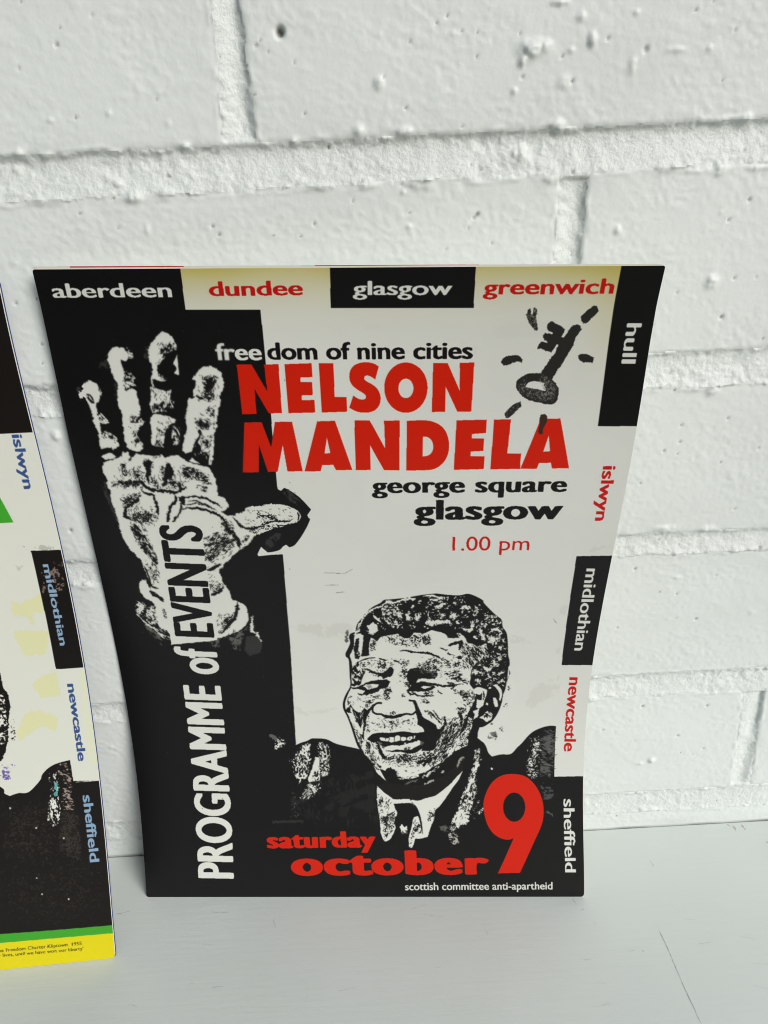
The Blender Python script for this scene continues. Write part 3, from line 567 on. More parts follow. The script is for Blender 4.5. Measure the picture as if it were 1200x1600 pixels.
for q, ww in ((Z(*F1, (900, 350), (880, 400), (870, 450)), 6), (Z(*F1, (940, 260), (930, 310)), 5.5), (Z(*F1, (1030, 370), (995, 385), (995, 450)), 4.5), (Z(*F1, (910, 520), (970, 505)), 2.2), (Z(*F1, (1100, 480), (1150, 450), (1200, 480)), 6.5),
              (Z(*F2, (100, 200), (170, 210), (240, 180)), 5), (Z(*F2, (150, 310), (200, 280), (280, 240)), 5), (Z(*F2, (230, 380), (260, 400)), 4), (Z(*F2, (310, 400), (390, 385), (400, 410)), 6), (Z(*F2, (100, 500), (160, 465), (300, 455), (330, 500)), 6.5),
              (Z(*F2, (440, 330), (480, 290), (560, 295)), 6), (Z(*F2, (470, 520), (520, 560), (570, 565), (600, 490), (590, 430)), 5.5), (Z(*F2, (390, 460), (425, 475)), 6), (Z(*F2, (620, 270), (660, 320), (620, 380)), 4), (Z(*F2, (720, 440), (790, 390)), 4),
              (Z(*F2, (660, 560), (720, 620), (720, 680)), 5.5), (Z(*F2, (600, 640), (650, 670)), 4), (Z(*F2, (870, 460), (910, 480)), 6), (Z(*F2, (830, 560), (870, 530), (930, 580), (890, 610)), 5), (Z(*F2, (780, 640), (850, 690)), 8), (Z(*F2, (870, 640), (900, 670)), 4), (Z(*F2, (910, 740), (905, 790)), 5.5),
              (Z(*F2, (960, 660), (950, 700)), 4), (Z(*F2, (965, 770), (960, 790)), 3.5), (Z(*F2, (860, 850), (858, 870)), 3.5), (Z(*F2, (920, 870), (880, 910)), 4), (Z(*F2, (830, 920), (850, 970), (900, 950)), 5), (Z(*F2, (700, 990), (790, 1030)), 5), (Z(*F2, (590, 1020), (640, 1060)), 6.5), (Z(*F2, (670, 1050), (700, 1045)), 4),
              (Z(*F2, (830, 1050), (830, 1085)), 5), (Z(*F2, (890, 1085), (910, 1060)), 5), (Z(*F2, (640, 1130), (670, 1170)), 3.5), (Z(*F2, (900, 1150), (930, 1165)), 4), (Z(*F2, (650, 960), (680, 970)), 3.5), (Z(*F2, (740, 720), (735, 770)), 4.5)):
    P.stroke(q, ww, W_, 1.3)
P.spots(Z(*F2, (560, 200), (930, 440), (990, 800), (960, 1190), (640, 1180), (700, 900), (780, 750), (640, 560), (560, 420)), W_, .11, .75, seed=16, soft=0)
P.spots(Z(*F2, (60, 160), (540, 160), (540, 420), (60, 420)), W_, .06, .7, seed=17, soft=0)
dk(Z(*F2, (470, 750), (780, 760), (770, 880), (690, 900), (580, 1020), (470, 1000), (480, 850)), .48, .5, 2.6, 1.1, sd=4)
dk(Z(*F1, (600, 640), (760, 600), (1080, 620), (1160, 680), (1020, 760), (820, 740), (640, 720)), .25, .55, sd=5)
dk(Z(*F2, (0, 600), (120, 620), (100, 740), (0, 740)), .35)
dk(Z(*F2, (310, 590), (430, 590), (440, 650), (320, 650)), .5, .4, 2.5, .9)
# brow lines
cr(F1, 1.8, (310, 925), (400, 890), (500, 882), r=.3); cr(F1, 2.2, (540, 890), (630, 915), r=.3); cr(F1, 2.2, (710, 910), (790, 938), r=.3)
cr(F1, 2.6, (780, 800), (850, 797), (950, 815), (1050, 822), (1130, 835), (1200, 850), r=.5)
P.stroke(Z(*F2, (-20, 815), (60, 825), (130, 850), (180, 870), (235, 900)), 2.8, INK, .5)
cr(F2, 2.2, (205, 760), (285, 795)); cr(F2, 2.0, (285, 830), (375, 860)); cr(F2, 4.2, (300, 740), (380, 710), (470, 690)); cr(F2, 5.5, (460, 680), (455, 740), (430, 790)); cr(F2, 5, (415, 880), (465, 880)); cr(F2, 4, (375, 990), (410, 950), (445, 935))
dk(Z(*F2, (70, 890), (240, 900), (200, 960), (80, 940)), .3); dk(Z(*F2, (260, 930), (380, 950), (360, 1010), (270, 1000)), .16)
dk(Z(*F2, (250, 1040), (460, 1020), (470, 1160), (280, 1120)), .42, .5, 2, -.5); dk(Z(*F2, (470, 1160), (550, 1150), (540, 1195), (470, 1195)), .4)
dk(Z(*F1, (320, 930), (650, 910), (640, 1060), (480, 1010), (330, 1010)), .22); dk(Z(*F1, (660, 940), (720, 940), (700, 1000)), .3)
# left eye
P.poly(Z(*F1, (320, 1015), (400, 1010), (470, 1040), (560, 1062), (620, 1040), (670, 985), (715, 1020), (700, 1090), (640, 1112), (600, 1120), (540, 1085), (460, 1060), (400, 1030)), INK, .6)
dk(Z(*F1, (400, 1040), (600, 1080), (600, 1130), (430, 1080)), .35)
P.poly(Z(*F1, (225, 1010), (300, 920), (340, 1010), (370, 1040), (350, 1120), (320, 1200), (230, 1200), (230, 1080)), INK, .6)
P.spots(Z(*F1, (230, 940), (340, 940), (350, 1160), (220, 1200)), W_, .35, .6, 2, 1.4, seed=7)
P.poly(Z(*F3, (200, 250), (270, 255), (340, 225), (430, 185), (520, 170), (640, 160), (670, 190), (640, 255), (570, 272), (480, 305), (400, 345), (350, 330), (380, 295), (300, 275), (240, 275)), INK, .4)
P.poly(Z(*F3, (350, 240), (420, 222), (540, 215), (525, 245), (460, 272), (400, 282), (390, 255)), W_, .5)
P.poly(Z(*F3, (400, 235), (440, 230), (470, 255), (420, 270)), GREY, .5, alpha=.6)
cr(F3, 2.0, (290, 320), (320, 345), (380, 340)); cr(F3, 2, (380, 320), (470, 325), (560, 270)); cr(F3, 2.6, (205, 215), (240, 235), (290, 215), r=.5)
dk(Z(*F3, (590, 260), (680, 240), (690, 320), (650, 420), (590, 390)), .5); dk(Z(*F3, (440, 340), (600, 330), (600, 400), (500, 400), (420, 480), (370, 510), (380, 460)), .3)
dk(Z(*F3, (170, 370), (210, 350), (210, 430), (170, 470)), .35)
# right eye and brow
P.poly(Z(*F4, (-110, 110), (-80, 40), (20, 30), (130, 60), (240, 60), (255, 110), (220, 155), (60, 150), (20, 165), (0, 200), (-30, 240), (-80, 220), (-100, 160)), INK, .6)
P.spots(Z(*F4, (-80, 20), (130, 10), (280, 60), (240, 160), (60, 90)), GREY, .3, .8, seed=3)
dk(Z(*F4, (-160, 10), (-90, 40), (-90, 130), (-180, 90)), .4); dk(Z(*F4, (0, -20), (240, 10), (310, 80), (240, 70), (0, 60)), .4)
P.poly(Z(*F4, (15, 190), (60, 160), (200, 165), (210, 195), (100, 190), (30, 210)), W_, .3)
cr(F4, 3.2, (-10, 230), (40, 190), (120, 205), (220, 218), (300, 238), (420, 235), (530, 215))
P.poly(Z(*F4, (0, 200), (60, 200), (200, 235), (235, 255), (150, 295), (40, 305), (-60, 300), (-110, 300), (-60, 240)), INK, .4)
P.poly(Z(*F4, (55, 252), (90, 235), (185, 246), (100, 275)), W_, .3)
cr(F4, 2.2, (-60, 300), (0, 335), (60, 362), (120, 350), (210, 355)); cr(F4, 1.8, (250, 280), (275, 310), (315, 335))
cr(F4, 2.4, (360, 200), (450, 215), (460, 245), (400, 270)); dk(Z(*F4, (60, 300), (200, 290), (190, 340), (100, 345)), .4); dk(Z(*F4, (440, 130), (610, 150), (600, 210), (480, 190)), .35)
dk(Z(*F3, (840, 200), (900, 180), (980, 260), (900, 290)), .5); dk(Z(*F3, (750, 90), (860, 100), (850, 160), (780, 140)), .3)
cr(F3, 3.0, (880, 290), (900, 340), (960, 330))
dk(Z(*F4, (30, 370), (140, 360), (160, 450), (60, 440)), .3)
# nose
P.stroke(Z(*F3, (575, 440), (530, 430), (490, 455), (462, 500), (465, 545), (520, 572), (570, 562), (620, 598), (700, 608), (780, 580), (860, 562), (930, 575), (980, 540), (992, 480), (965, 420), (890, 405)), 2.8, INK, .25, taper=False)
P.stroke(Z(*F3, (560, 568), (620, 595), (700, 605), (780, 585), (850, 572)), 4.8, INK, .35)
dk(Z(*F3, (600, 540), (740, 540), (740, 580), (620, 580)), .25); dk(Z(*F3, (740, 170), (900, 180), (860, 260), (760, 210)), .12); dk(Z(*F3, (800, 330), (860, 330), (860, 370), (800, 370)), .4)
# folds
P.poly(Z(*F3, (210, 455), (235, 500), (290, 540), (340, 550), (365, 495), (410, 525), (470, 455), (505, 450), (445, 520), (420, 560), (398, 600), (392, 660), (365, 830), (372, 880), (330, 850), (335, 760), (310, 700), (265, 640), (240, 560), (170, 545), (150, 520)), INK, .5)
P.poly(Z(*F3, (345, 670), (360, 700), (350, 800), (325, 820), (325, 740)), W_, .3)
P.poly(Z(*F3, (215, 580), (250, 580), (260, 650), (225, 660)), W_, .4); P.poly(Z(*F3, (195, 480), (225, 500), (240, 560), (215, 550)), W_, .4)
dk(Z(*F3, (230, 660), (330, 820), (380, 1040), (300, 900)), .5, .4, 4, 1.1)
P.poly(Z(*F3, (930, 402), (968, 405), (1010, 500), (1060, 600), (1120, 640), (1200, 690)) + Z(*F4, (250, 740), (285, 735), (340, 680), (330, 760), (290, 870), (260, 920), (200, 990), (130, 1000), (60, 1000), (90, 900), (60, 870), (0, 870), (-30, 830), (0, 795), (100, 775), (70, 720), (15, 690), (20, 640), (0, 560), (-10, 500)), INK, .35)
# mouth
P.poly(Z(*F3, (400, 860), (470, 800), (560, 785), (700, 785), (830, 770), (960, 790), (1060, 785), (1110, 800), (1070, 880), (1060, 950), (980, 1015), (900, 1030), (800, 1012), (700, 1010), (620, 1000), (570, 930), (520, 885), (480, 905), (440, 885)), INK, .3)
P.poly(Z(*F3, (545, 852), (560, 838), (620, 848), (650, 852), (668, 835), (705, 836), (722, 848), (735, 825), (765, 815), (785, 825), (795, 846), (815, 832), (850, 838), (868, 850), (890, 832), (930, 828), (938, 852), (905, 880), (860, 872), (830, 884), (790, 876), (750, 888), (720, 890), (690, 903), (655, 890), (610, 885), (565, 878)), W_, .12)
for a_, b_ in (((622, 838), (618, 870)), ((664, 840), (655, 895)), ((722, 838), (722, 884)), ((795, 838), (792, 880)), ((868, 846), (862, 876)), ((905, 838), (900, 860))):
    P.stroke(Z(*F3, a_, b_), .9, INK, .1)
P.poly(Z(*F3, (952, 818), (970, 822), (960, 855), (944, 860)), W_, .2); P.poly(Z(*F3, (835, 905), (860, 900), (855, 915), (835, 918)), W_, .2)
P.poly(Z(*F3, (600, 955), (640, 945), (700, 930), (780, 935), (850, 920), (930, 900), (1000, 875), (1030, 885), (1015, 930), (960, 958), (900, 985), (820, 990), (740, 985), (680, 1000), (610, 990)), W_, .45)
P.spots(Z(*F3, (830, 950), (910, 950), (900, 1000), (830, 1000)), INK, .4, .6, seed=3)
P.spots(Z(*F3, (520, 895), (560, 900), (610, 950), (600, 985), (550, 940)), GREY, .7, .8, seed=3); P.spots(Z(*F3, (1020, 870), (1080, 880), (1060, 930), (1020, 930)), GREY, .5, .8, seed=3)
cr(F3, 5.0, (510, 890), (540, 960), (560, 1030), (600, 1075), (680, 1095), (720, 1060)); P.poly(Z(*F3, (630, 1020), (680, 1020), (700, 1035), (640, 1045)), W_, .4)
dk(Z(*F3, (720, 1040), (860, 1030), (960, 1045), (930, 1120), (860, 1140), (740, 1130)), .62); dk(Z(*F3, (500, 620), (660, 610), (780, 620), (960, 600), (960, 690), (780, 730), (430, 770), (440, 680)), .09, .6); dk(Z(*F3, (640, 610), (780, 610), (760, 720), (640, 720)), .2)
dk(Z(*F3, (900, 1050), (1200, 1000), (1200, 1200), (1000, 1160)), .25); dk(Z(*F3, (370, 880), (440, 900), (440, 1060), (390, 1020)), .4, .5, 3, 1.2); dk(Z(*F3, (560, 1090), (720, 1100), (700, 1190), (600, 1120)), .2)
# right cheek and jaw
cr(F4, 3.0, (335, 590), (345, 640), (330, 720)); cr(F4, 2.6, (425, 620), (410, 740), (350, 900), (345, 930)); cr(F4, 2.6, (500, 740), (440, 880), (340, 1000), (270, 1080)); cr(F4, 1.4, (540, 760), (480, 850), (390, 930)); cr(F4, 1.6, (460, 740), (400, 860), (350, 960))
cr(F4, 4.5, (500, 530), (540, 620), (520, 720)); P.stroke(Z(*F4, (700, 360), (690, 440), (640, 540), (600, 640), (560, 720), (510, 820)), 5.4, INK, .4)
cr(F4, 2.4, (130, 520), (200, 580), (260, 640), (310, 700)); cr(F4, 1.8, (200, 520), (240, 580), (300, 640)); cr(F4, 1.6, (100, 520), (160, 560), (190, 620))
dk(Z(*F4, (420, 280), (690, 290), (680, 420), (620, 480), (560, 470), (540, 360)), .34, .5); dk(Z(*F4, (480, 480), (600, 500), (560, 560), (490, 580)), .5); dk(Z(*F4, (430, 610), (510, 600), (490, 700), (430, 720)), .35)
dk(Z(*F4, (560, 780), (650, 700), (620, 900), (560, 960), (490, 960), (500, 880)), .42); dk(Z(*F4, (280, 850), (420, 720), (500, 800), (430, 960), (320, 1130), (180, 1130), (220, 980)), .42, .45, 3.2, -1.0, sd=6)
dk(Z(*F4, (0, 1040), (150, 1000), (240, 980), (330, 1130), (100, 1200), (0, 1200)), .34, .45, 2.4, -.9, sd=7); dk(Z(*F4, (540, 300), (680, 300), (680, 340), (560, 340)), .3)
P.poly(Z(*F4, (550, 985), (640, 930), (730, 940), (700, 1030), (620, 1060), (560, 1085), (450, 1125), (330, 1155), (290, 1120), (400, 1060), (440, 1010)), INK, .5)
P.poly(Z(*F6, (225, 275), (290, 240), (345, 260), (360, 305), (290, 325), (235, 300)), INK, .7); dk(Z(*F6, (300, 290), (520, 340), (600, 290), (640, 310), (520, 380), (330, 350)), .5, .5, 3, -.2)
P.poly(Z(*F6, (560, 300), (640, 270), (700, 230), (760, 200), (700, 290), (640, 340), (590, 330)), INK, .6)
P.spots(Z(*F6, (570, 300), (700, 260), (740, 210), (760, 230), (660, 320), (590, 340)), W_, .4, .5, 3, -.7, seed=9)
dk(Z(*F4, (300, 700), (440, 640), (520, 740), (440, 900), (330, 1020), (260, 1040), (300, 880)), .45, .4, 4, -1.15, sd=11); dk(Z(*F4, (560, 600), (690, 470), (700, 600), (620, 780), (560, 800)), .3, .4, 3, -1.1, sd=12)
dk(Z(*F3, (560, 1060), (760, 1100), (960, 1080), (1100, 1100), (1000, 1180), (700, 1190)), .14, .45, 2, -.2, sd=13); dk(Z(*F3, (390, 560), (460, 560), (440, 800), (380, 800)), .15, sd=14)
dk(Z(*F1, (700, 880), (900, 900), (900, 1000), (760, 1010)), .18, .45, sd=15); dk(Z(*F2, (0, 900), (250, 880), (470, 900), (450, 1050), (0, 1040)), .14, .45, sd=16)
dk(Z(*F6, (60, 60), (140, 120), (230, 250), (180, 260), (110, 190)), .4, .4, 3, 1.0, sd=17)
ht(Z(*F4, (300, 620), (560, 620), (540, 900), (330, 1130), (120, 1150), (240, 950)), 95, 10, 2.0, sd=30); ht(Z(*F4, (300, 620), (560, 620), (540, 900), (330, 1130), (120, 1150), (240, 950)), 80, 9, 2.0, 1.1, W_, 31); ht(Z(*F4, (420, 270), (690, 290), (640, 560), (480, 560)), 30, 6, .6, sd=32)
ht(Z(*F3, (560, 1040), (1100, 1040), (1000, 1190), (620, 1190)), 40, 6, 2.4, sd=33); ht(Z(*F3, (560, 1040), (1100, 1040), (1000, 1190), (620, 1190)), 35, 6, 2.4, 1.1, W_, 34); ht(Z(*F3, (420, 610), (980, 600), (980, 740), (420, 770)), 26, 3.5, 1.4, sd=35); ht(Z(*F3, (370, 860), (500, 900), (560, 1120), (440, 1080)), 40, 7, 1.1, sd=36)
ht(Z(*F1, (320, 900), (700, 880), (700, 1110), (330, 1040)), 30, 5, .8, sd=37); ht(Z(*F2, (-60, 880), (460, 870), (460, 1180), (-60, 1080)), 55, 5, -.5, sd=38); ht(Z(*F1, (560, 620), (1150, 600), (1000, 780), (700, 740)), 35, 5, 1.0, sd=39); ht(Z(*F2, (460, 700), (780, 740), (740, 900), (580, 1030), (460, 1000)), 110, 9, 1.1, sd=40)
ht(Z(*F2, (460, 700), (780, 740), (740, 900), (580, 1030), (460, 1000)), 40, 9, 1.1, 1.2, W_, 41); ht(Z(*F3, (150, 360), (460, 330), (400, 520), (170, 470)), 30, 4, .9, sd=42); ht(Z(*F3, (230, 560), (400, 560), (370, 1000), (300, 900)), 30, 9, 1.2, 1.0, W_, 43); ht(Z(*F6, (250, 250), (620, 250), (600, 350), (320, 340)), 30, 6, -.3, sd=44)
ht(Z(*F1, (420, 300), (1180, 180), (1180, 560), (560, 560), (420, 480)), 55, 5, .8, 2.0, W_, 45, 1.2); ht(Z(*F2, (40, 160), (600, 170), (900, 440), (960, 1100), (680, 1150), (720, 800), (640, 600), (400, 540), (40, 520)), 95, 5, .8, 2.3, W_, 46, 1.4)
ht(Z(*F4, (680, 40), (1060, 60), (1040, 230), (680, 250)), 30, 4, .8, 1.6, W_, 47, 1.4); ht(Z(*F4, (680, 260), (850, 280), (720, 520)), 16, 5, 1.4, sd=48)
# ear
P.poly(Z(*F4, (675, 270), (740, 250), (840, 285), (830, 330), (805, 400), (790, 460), (735, 510), (705, 480), (712, 430), (705, 400), (765, 350), (700, 330)), W_, .35)
P.poly(Z(*F4, (720, 360), (775, 325), (772, 400), (722, 395)), INK, .5); cr(F4, 2, (790, 300), (800, 360), (790, 400))
P.poly(Z(*F4, (895, 228), (950, 220), (1000, 275), (1010, 340), (992, 412), (972, 405), (980, 340), (945, 265)), W_, .3)
P.poly(Z(*F4, (905, 375), (935, 375), (955, 420), (965, 480), (925, 485), (900, 410)), W_, .4); P.poly(Z(*F4, (820, 430), (850, 440), (840, 465), (815, 455)), W_, .3)
P.poly(Z(*F4, (740, 612), (790, 570), (830, 530), (900, 570), (885, 620), (840, 665), (800, 640)), W_, .6); P.spots(Z(*F4, (780, 560), (900, 540), (880, 620), (800, 620)), INK, .45, .6, seed=3)
P.poly(Z(*F4, (665, 530), (740, 505), (725, 600), (670, 635), (690, 570)), W_, .45); P.poly(Z(*F4, (850, 255), (885, 250), (880, 270), (850, 275)), W_, .3)
P.poly(Z(*F4, (615, 600), (660, 620), (650, 720), (610, 790), (560, 830), (600, 700)), W_, .5); dk(Z(*F4, (615, 600), (660, 620), (650, 720), (610, 790), (560, 830), (600, 700)), .35)
P.spots(Z(*F4, (1060, 240), (1110, 230), (1100, 300), (1060, 290)), INK, .25, .5, seed=2); P.spots(Z(*F4, (1035, 440), (1070, 440), (1060, 500), (1030, 480)), INK, .22, .5, seed=2)
P.spots(Z(*F7, (320, 60), (330, 75), (315, 85)), INK, .8, .5); P.spots(Z(*F7, (400, 100), (440, 90), (445, 160), (400, 140)), INK, .2, .5, seed=5)
P.spots(Z(*F7, (280, 200), (330, 140), (350, 140), (385, 210), (350, 240), (290, 230)), srgb((110, 112, 108)), .55, 1.0, seed=4); P.spots(Z(*F7, (320, 180), (350, 150), (380, 210), (340, 210)), INK, .35, .7, seed=4)
# neck, collar, tie
NECK = srgb((25, 24, 22))
P.poly(Z(*F6, (175, 390), (280, 380), (420, 395), (560, 400), (680, 370), (800, 310), (900, 230), (990, 150), (975, 265), (900, 335), (860, 385), (800, 435), (720, 495), (640, 515), (560, 540), (480, 525), (330, 522), (230, 450)), NECK, .1)
P.poly(Z(*F6, (175, 405), (230, 460), (310, 515), (330, 530), (475, 528), (488, 545), (500, 535), (560, 545), (640, 518), (720, 498), (800, 440), (860, 390), (900, 345), (978, 265), (940, 350), (880, 430), (820, 520), (760, 600), (720, 640), (710, 720), (680, 790), (650, 885), (590, 900), (530, 905), (520, 950), (500, 990), (475, 980), (470, 900), (490, 820), (520, 700), (560, 690), (590, 790), (605, 855), (592, 740), (565, 650), (520, 590), (480, 568), (330, 575), (345, 620), (365, 665), (335, 740), (348, 800), (310, 890), (270, 925), (240, 925), (210, 850), (200, 720), (180, 600), (172, 480)), W_, .3)
P.stroke(Z(*F6, (500, 560), (545, 610), (575, 690), (590, 780), (600, 855)), 2.2, INK, .15)
dk(Z(*F6, (180, 470), (230, 520), (220, 700), (200, 620)), .35); dk(Z(*F6, (210, 700), (350, 640), (340, 780), (280, 900), (240, 920)), .4); dk(Z(*F6, (530, 690), (590, 780), (590, 850), (530, 850), (490, 980), (475, 960)), .35); dk(Z(*F6, (660, 640), (740, 610), (710, 720), (650, 740)), .35); dk(Z(*F6, (240, 540), (275, 555), (260, 580)), .6)
cr(F6, 1.6, (210, 715), (280, 690), (340, 640), r=.4)
P.poly(Z(*F6, (388, 790), (408, 765), (432, 795), (455, 775), (462, 830), (440, 850), (400, 835)), W_, .4); P.spots(Z(*F6, (395, 830), (460, 820), (460, 865), (400, 865)), GREY, .6, .5, 2, 1.5, seed=4)
P.stroke(Z(*F6, (985, 130), (950, 165), (925, 225)), 4.5, srgb((150, 150, 144)), .8); P.stroke(Z(*F6, (805, 265), (780, 285)), 3, srgb((170, 170, 164)), .6); P.stroke(Z(*F6, (720, 345), (620, 392)), 3, srgb((170, 170, 164)), .9); P.stroke(Z(*F6, (560, 355), (430, 385)), 3.4, GREY, .9)
# lapels and shoulders
LAP = Z(*F6, (1100, 60), (1130, 50), (1140, 100), (1150, 170), (1115, 250), (1095, 330), (1110, 470), (1070, 560), (1040, 640), (1040, 740), (960, 800), (860, 835), (870, 760), (900, 690), (960, 550), (1000, 430), (1050, 310), (1080, 200), (1085, 110))
P.spots(LAP, W_, .62, .7, 1.6, 1.9, 1.2, seed=23); P.spots(Z(*F6, (900, 680), (980, 600), (1030, 640), (1000, 760), (900, 800)), W_, .7, .9, seed=24)
P.spots(Z(*F6, (840, 850), (950, 840), (940, 940), (870, 985), (850, 920)), srgb((170, 170, 164)), .45, .6, seed=25); P.spots(Z(*F6, (750, 760), (860, 790), (840, 850), (770, 840)), GREY, .5, 1.2, seed=26)
P.spots(Z(*F6, (1090, 440), (1200, 640), (1130, 740), (1060, 700)), W_, .08, .5, seed=27)
P.spots(Z(*F5, (370, 350), (440, 240), (520, 250), (510, 420), (480, 570), (400, 630), (350, 530), (380, 430)), W_, .46, .6, 1.6, 1.6, seed=28)
P.spots(Z(*F5, (570, 235), (690, 250), (695, 400), (690, 540), (610, 500), (590, 380)), W_, .45, .5, 1.8, 1.6, seed=29)
P.poly(Z(*F5, (560, 375), (595, 385), (600, 540), (600, 600), (490, 612), (490, 570), (525, 480)), W_, .5); dk(Z(*F5, (545, 500), (600, 480), (590, 590), (520, 590)), .35, .4, 3, -1.2)
P.poly(Z(*F5, (600, 520), (640, 505), (690, 530), (660, 550), (615, 570)), W_, .8)
P.poly(Z(*F5, (475, 640), (500, 625), (560, 650), (550, 680), (500, 670)), W_, .5); P.spots(Z(*F5, (460, 680), (520, 660), (610, 610), (620, 660), (540, 740), (440, 790), (405, 765)), W_, .58, .6, 1.4, -.6, seed=30)
P.spots(Z(*F5, (300, 400), (400, 340), (360, 520), (320, 440)), W_, .14, .5, seed=31); P.spots(Z(*F5, (180, 220), (230, 190), (275, 220), (265, 290), (180, 310)), W_, .5, .5, seed=32); P.stroke(Z(*F5, (125, 170), (160, 185), (200, 225)), 6, GREY, .6)
P.spots(Z(*F5, (330, 700), (400, 720), (400, 960), (320, 960)), GREY, .12, .4, seed=33); P.poly(Z(*F5, (150, 972), (440, 966), (440, 990), (150, 998)), srgb((44, 44, 43)), .6); P.spots(Z(*F5, (320, 640), (1100, 500), (1150, 1040), (330, 990)), DGREY, .3, 3.0, 1.6, -.5, seed=34, alpha=.4)
P.spots(Z(*F7, (760, 230), (820, 200), (835, 380), (780, 420), (810, 620), (740, 650), (690, 600), (680, 480), (720, 400)), W_, .32, .5, seed=35); P.spots(Z(*F7, (745, 330), (800, 340), (770, 420)), W_, .5, .7, seed=36)
P.spots(Z(*F7, (820, 140), (985, 130), (975, 600), (820, 640), (840, 400)), srgb((84, 86, 84)), .42, .6, 2.6, .2, seed=37); P.spots(Z(*F7, (820, 690), (965, 680), (965, 860), (870, 860)), srgb((70, 72, 74)), .45, 1.0, 1.4, .3, seed=38); P.stroke(Z(*F7, (870, 985), (930, 985), (960, 1030)), 3, srgb((84, 86, 84)), 1.0)
P.stroke(Z(*F7, (315, 530), (330, 548)), 3, W_, .2)
for i in range(60):
    a_, b_ = rng.random(2); P.stroke([(120+340*a_, 500+800*b_), (121+340*a_, 501.5+800*b_)], .8, srgb((70, 70, 68)), .1)

ht(LAP, 70, 9, 2.0, 1.3, W_, 50); ht(LAP, 40, 8, 2.0, 1.0, INK, 51); ht(Z(*F5, (370, 350), (520, 250), (480, 570), (400, 630)), 50, 7, 1.9, 1.1, W_, 52); ht(Z(*F5, (570, 235), (690, 250), (690, 540), (600, 590)), 40, 7, 1.7, 1.0, INK, 53)
ht(Z(*F6, (180, 470), (300, 540), (340, 780), (240, 900), (200, 700)), 50, 6, 2.0, .9, INK, 54); ht(Z(*F7, (690, 200), (830, 200), (820, 640), (700, 620)), 50, 4, 1.5, 1.0, W_, 55); ht(Z(*F7, (830, 140), (985, 130), (975, 640), (830, 640)), 60, 9, .15, 1.3, srgb((96, 98, 96)), 56)
ht(Z(*F5, (440, 620), (620, 640), (540, 740), (410, 780)), 30, 6, -.6, 1.0, INK, 57); ht(Z(*F5, (330, 640), (1100, 560), (1100, 1000), (400, 1000)), 50, 16, 1.4, 2.2, srgb((34, 34, 34)), 58)
P.soften((410, 925), (864, 1330), 2, .35)
# ---- date and imprint
P.text('saturday', (417.5, 1325.6), (588, 1324), (417.5, 1299.5), RED, (.062, .020), 1.10)
P.text('october', (455.4, 1368.4), (764.8, 1366.4), (455.4, 1329), RED, (.068, .022), 1.14)
P.poly(Z(400, 1200, 2.4, (968, 22), (1000, 27), (1025, 41), (1048, 65), (1065, 95), (1076, 130), (1079, 165), (1075, 200), (1064, 232), (1050, 262), (990, 393), (907, 395), (966, 263), (945, 269), (915, 262), (885, 240), (865, 205), (855, 165), (853, 130), (862, 95), (880, 60), (905, 36), (935, 24)), RED, 0, (P.ell((803.4, 1261), 17.2, 22.6),))
P.text('scottish committee anti-apartheid', (633, 1391), (863.4, 1389.6), (633, 1379), WHITE, (.022, .012))

# ------------------------------------------------------------------ second booklet's cover: same layout, blue lettering, green and yellow foot
PAPER2 = srgb((211, 215, 205)); INK2 = srgb((21, 18, 16)); BLUE = srgb((54, 78, 130)); LBLUE = srgb((132, 162, 190)); GREEN = srgb((62, 158, 44)); YEL = srgb((216, 204, 20))
Q = Print(SIDE, PAPER2, 31)
LA = (0, 440, 3.81); LB = (0, 850, 4.572); LC = (0, 1180, 4.572)
def QR(x0, y0, x1, y1, col, rough=0.0):
    Q.put(Q.region([np.array([(x0, y0), (x1, y0), (x1, y1), (x0, y1)], float)*PX], rough), col)
# beyond the picture's left edge: a plain band and blocks in the same rhythm
QR(0, 0, 50, 300, INK2); QR(98, 0, 146, 17, INK2); QR(197, -5, 215, 54, INK2)
Q.poly([(-40, 400), (60, 400), (46, 654.5), (-4, 656)], INK2)
Q.poly(Z(*LA, (-60, 1060), (0, 1285), (80, 1432), (-60, 1440)), GREEN)
for q in (Z(*LB, (80, 400), (130, 430), (220, 390), (290, 350), (315, 480), (230, 500), (250, 570), (225, 575), (200, 520), (90, 510)), Z(*LB, (90, 620), (350, 620), (330, 790), (170, 795), (130, 700)), Z(*LB, (230, 1000), (300, 940), (400, 910), (430, 1080), (290, 1100)), Z(*LB, (180, 1220), (280, 1190), (410, 1230), (400, 1340), (300, 1300), (140, 1400), (120, 1350))):
    Q.poly(q, srgb((214, 212, 130)), .9, alpha=.45)
Q.poly(Z(*LB, (220, 48), (440, 41), (610, 880), (400, 893)), INK2)
Q.spots(Z(*LB, (300, 150), (460, 110), (470, 480), (300, 350)), srgb((120, 104, 96)), .16, .9, seed=3)
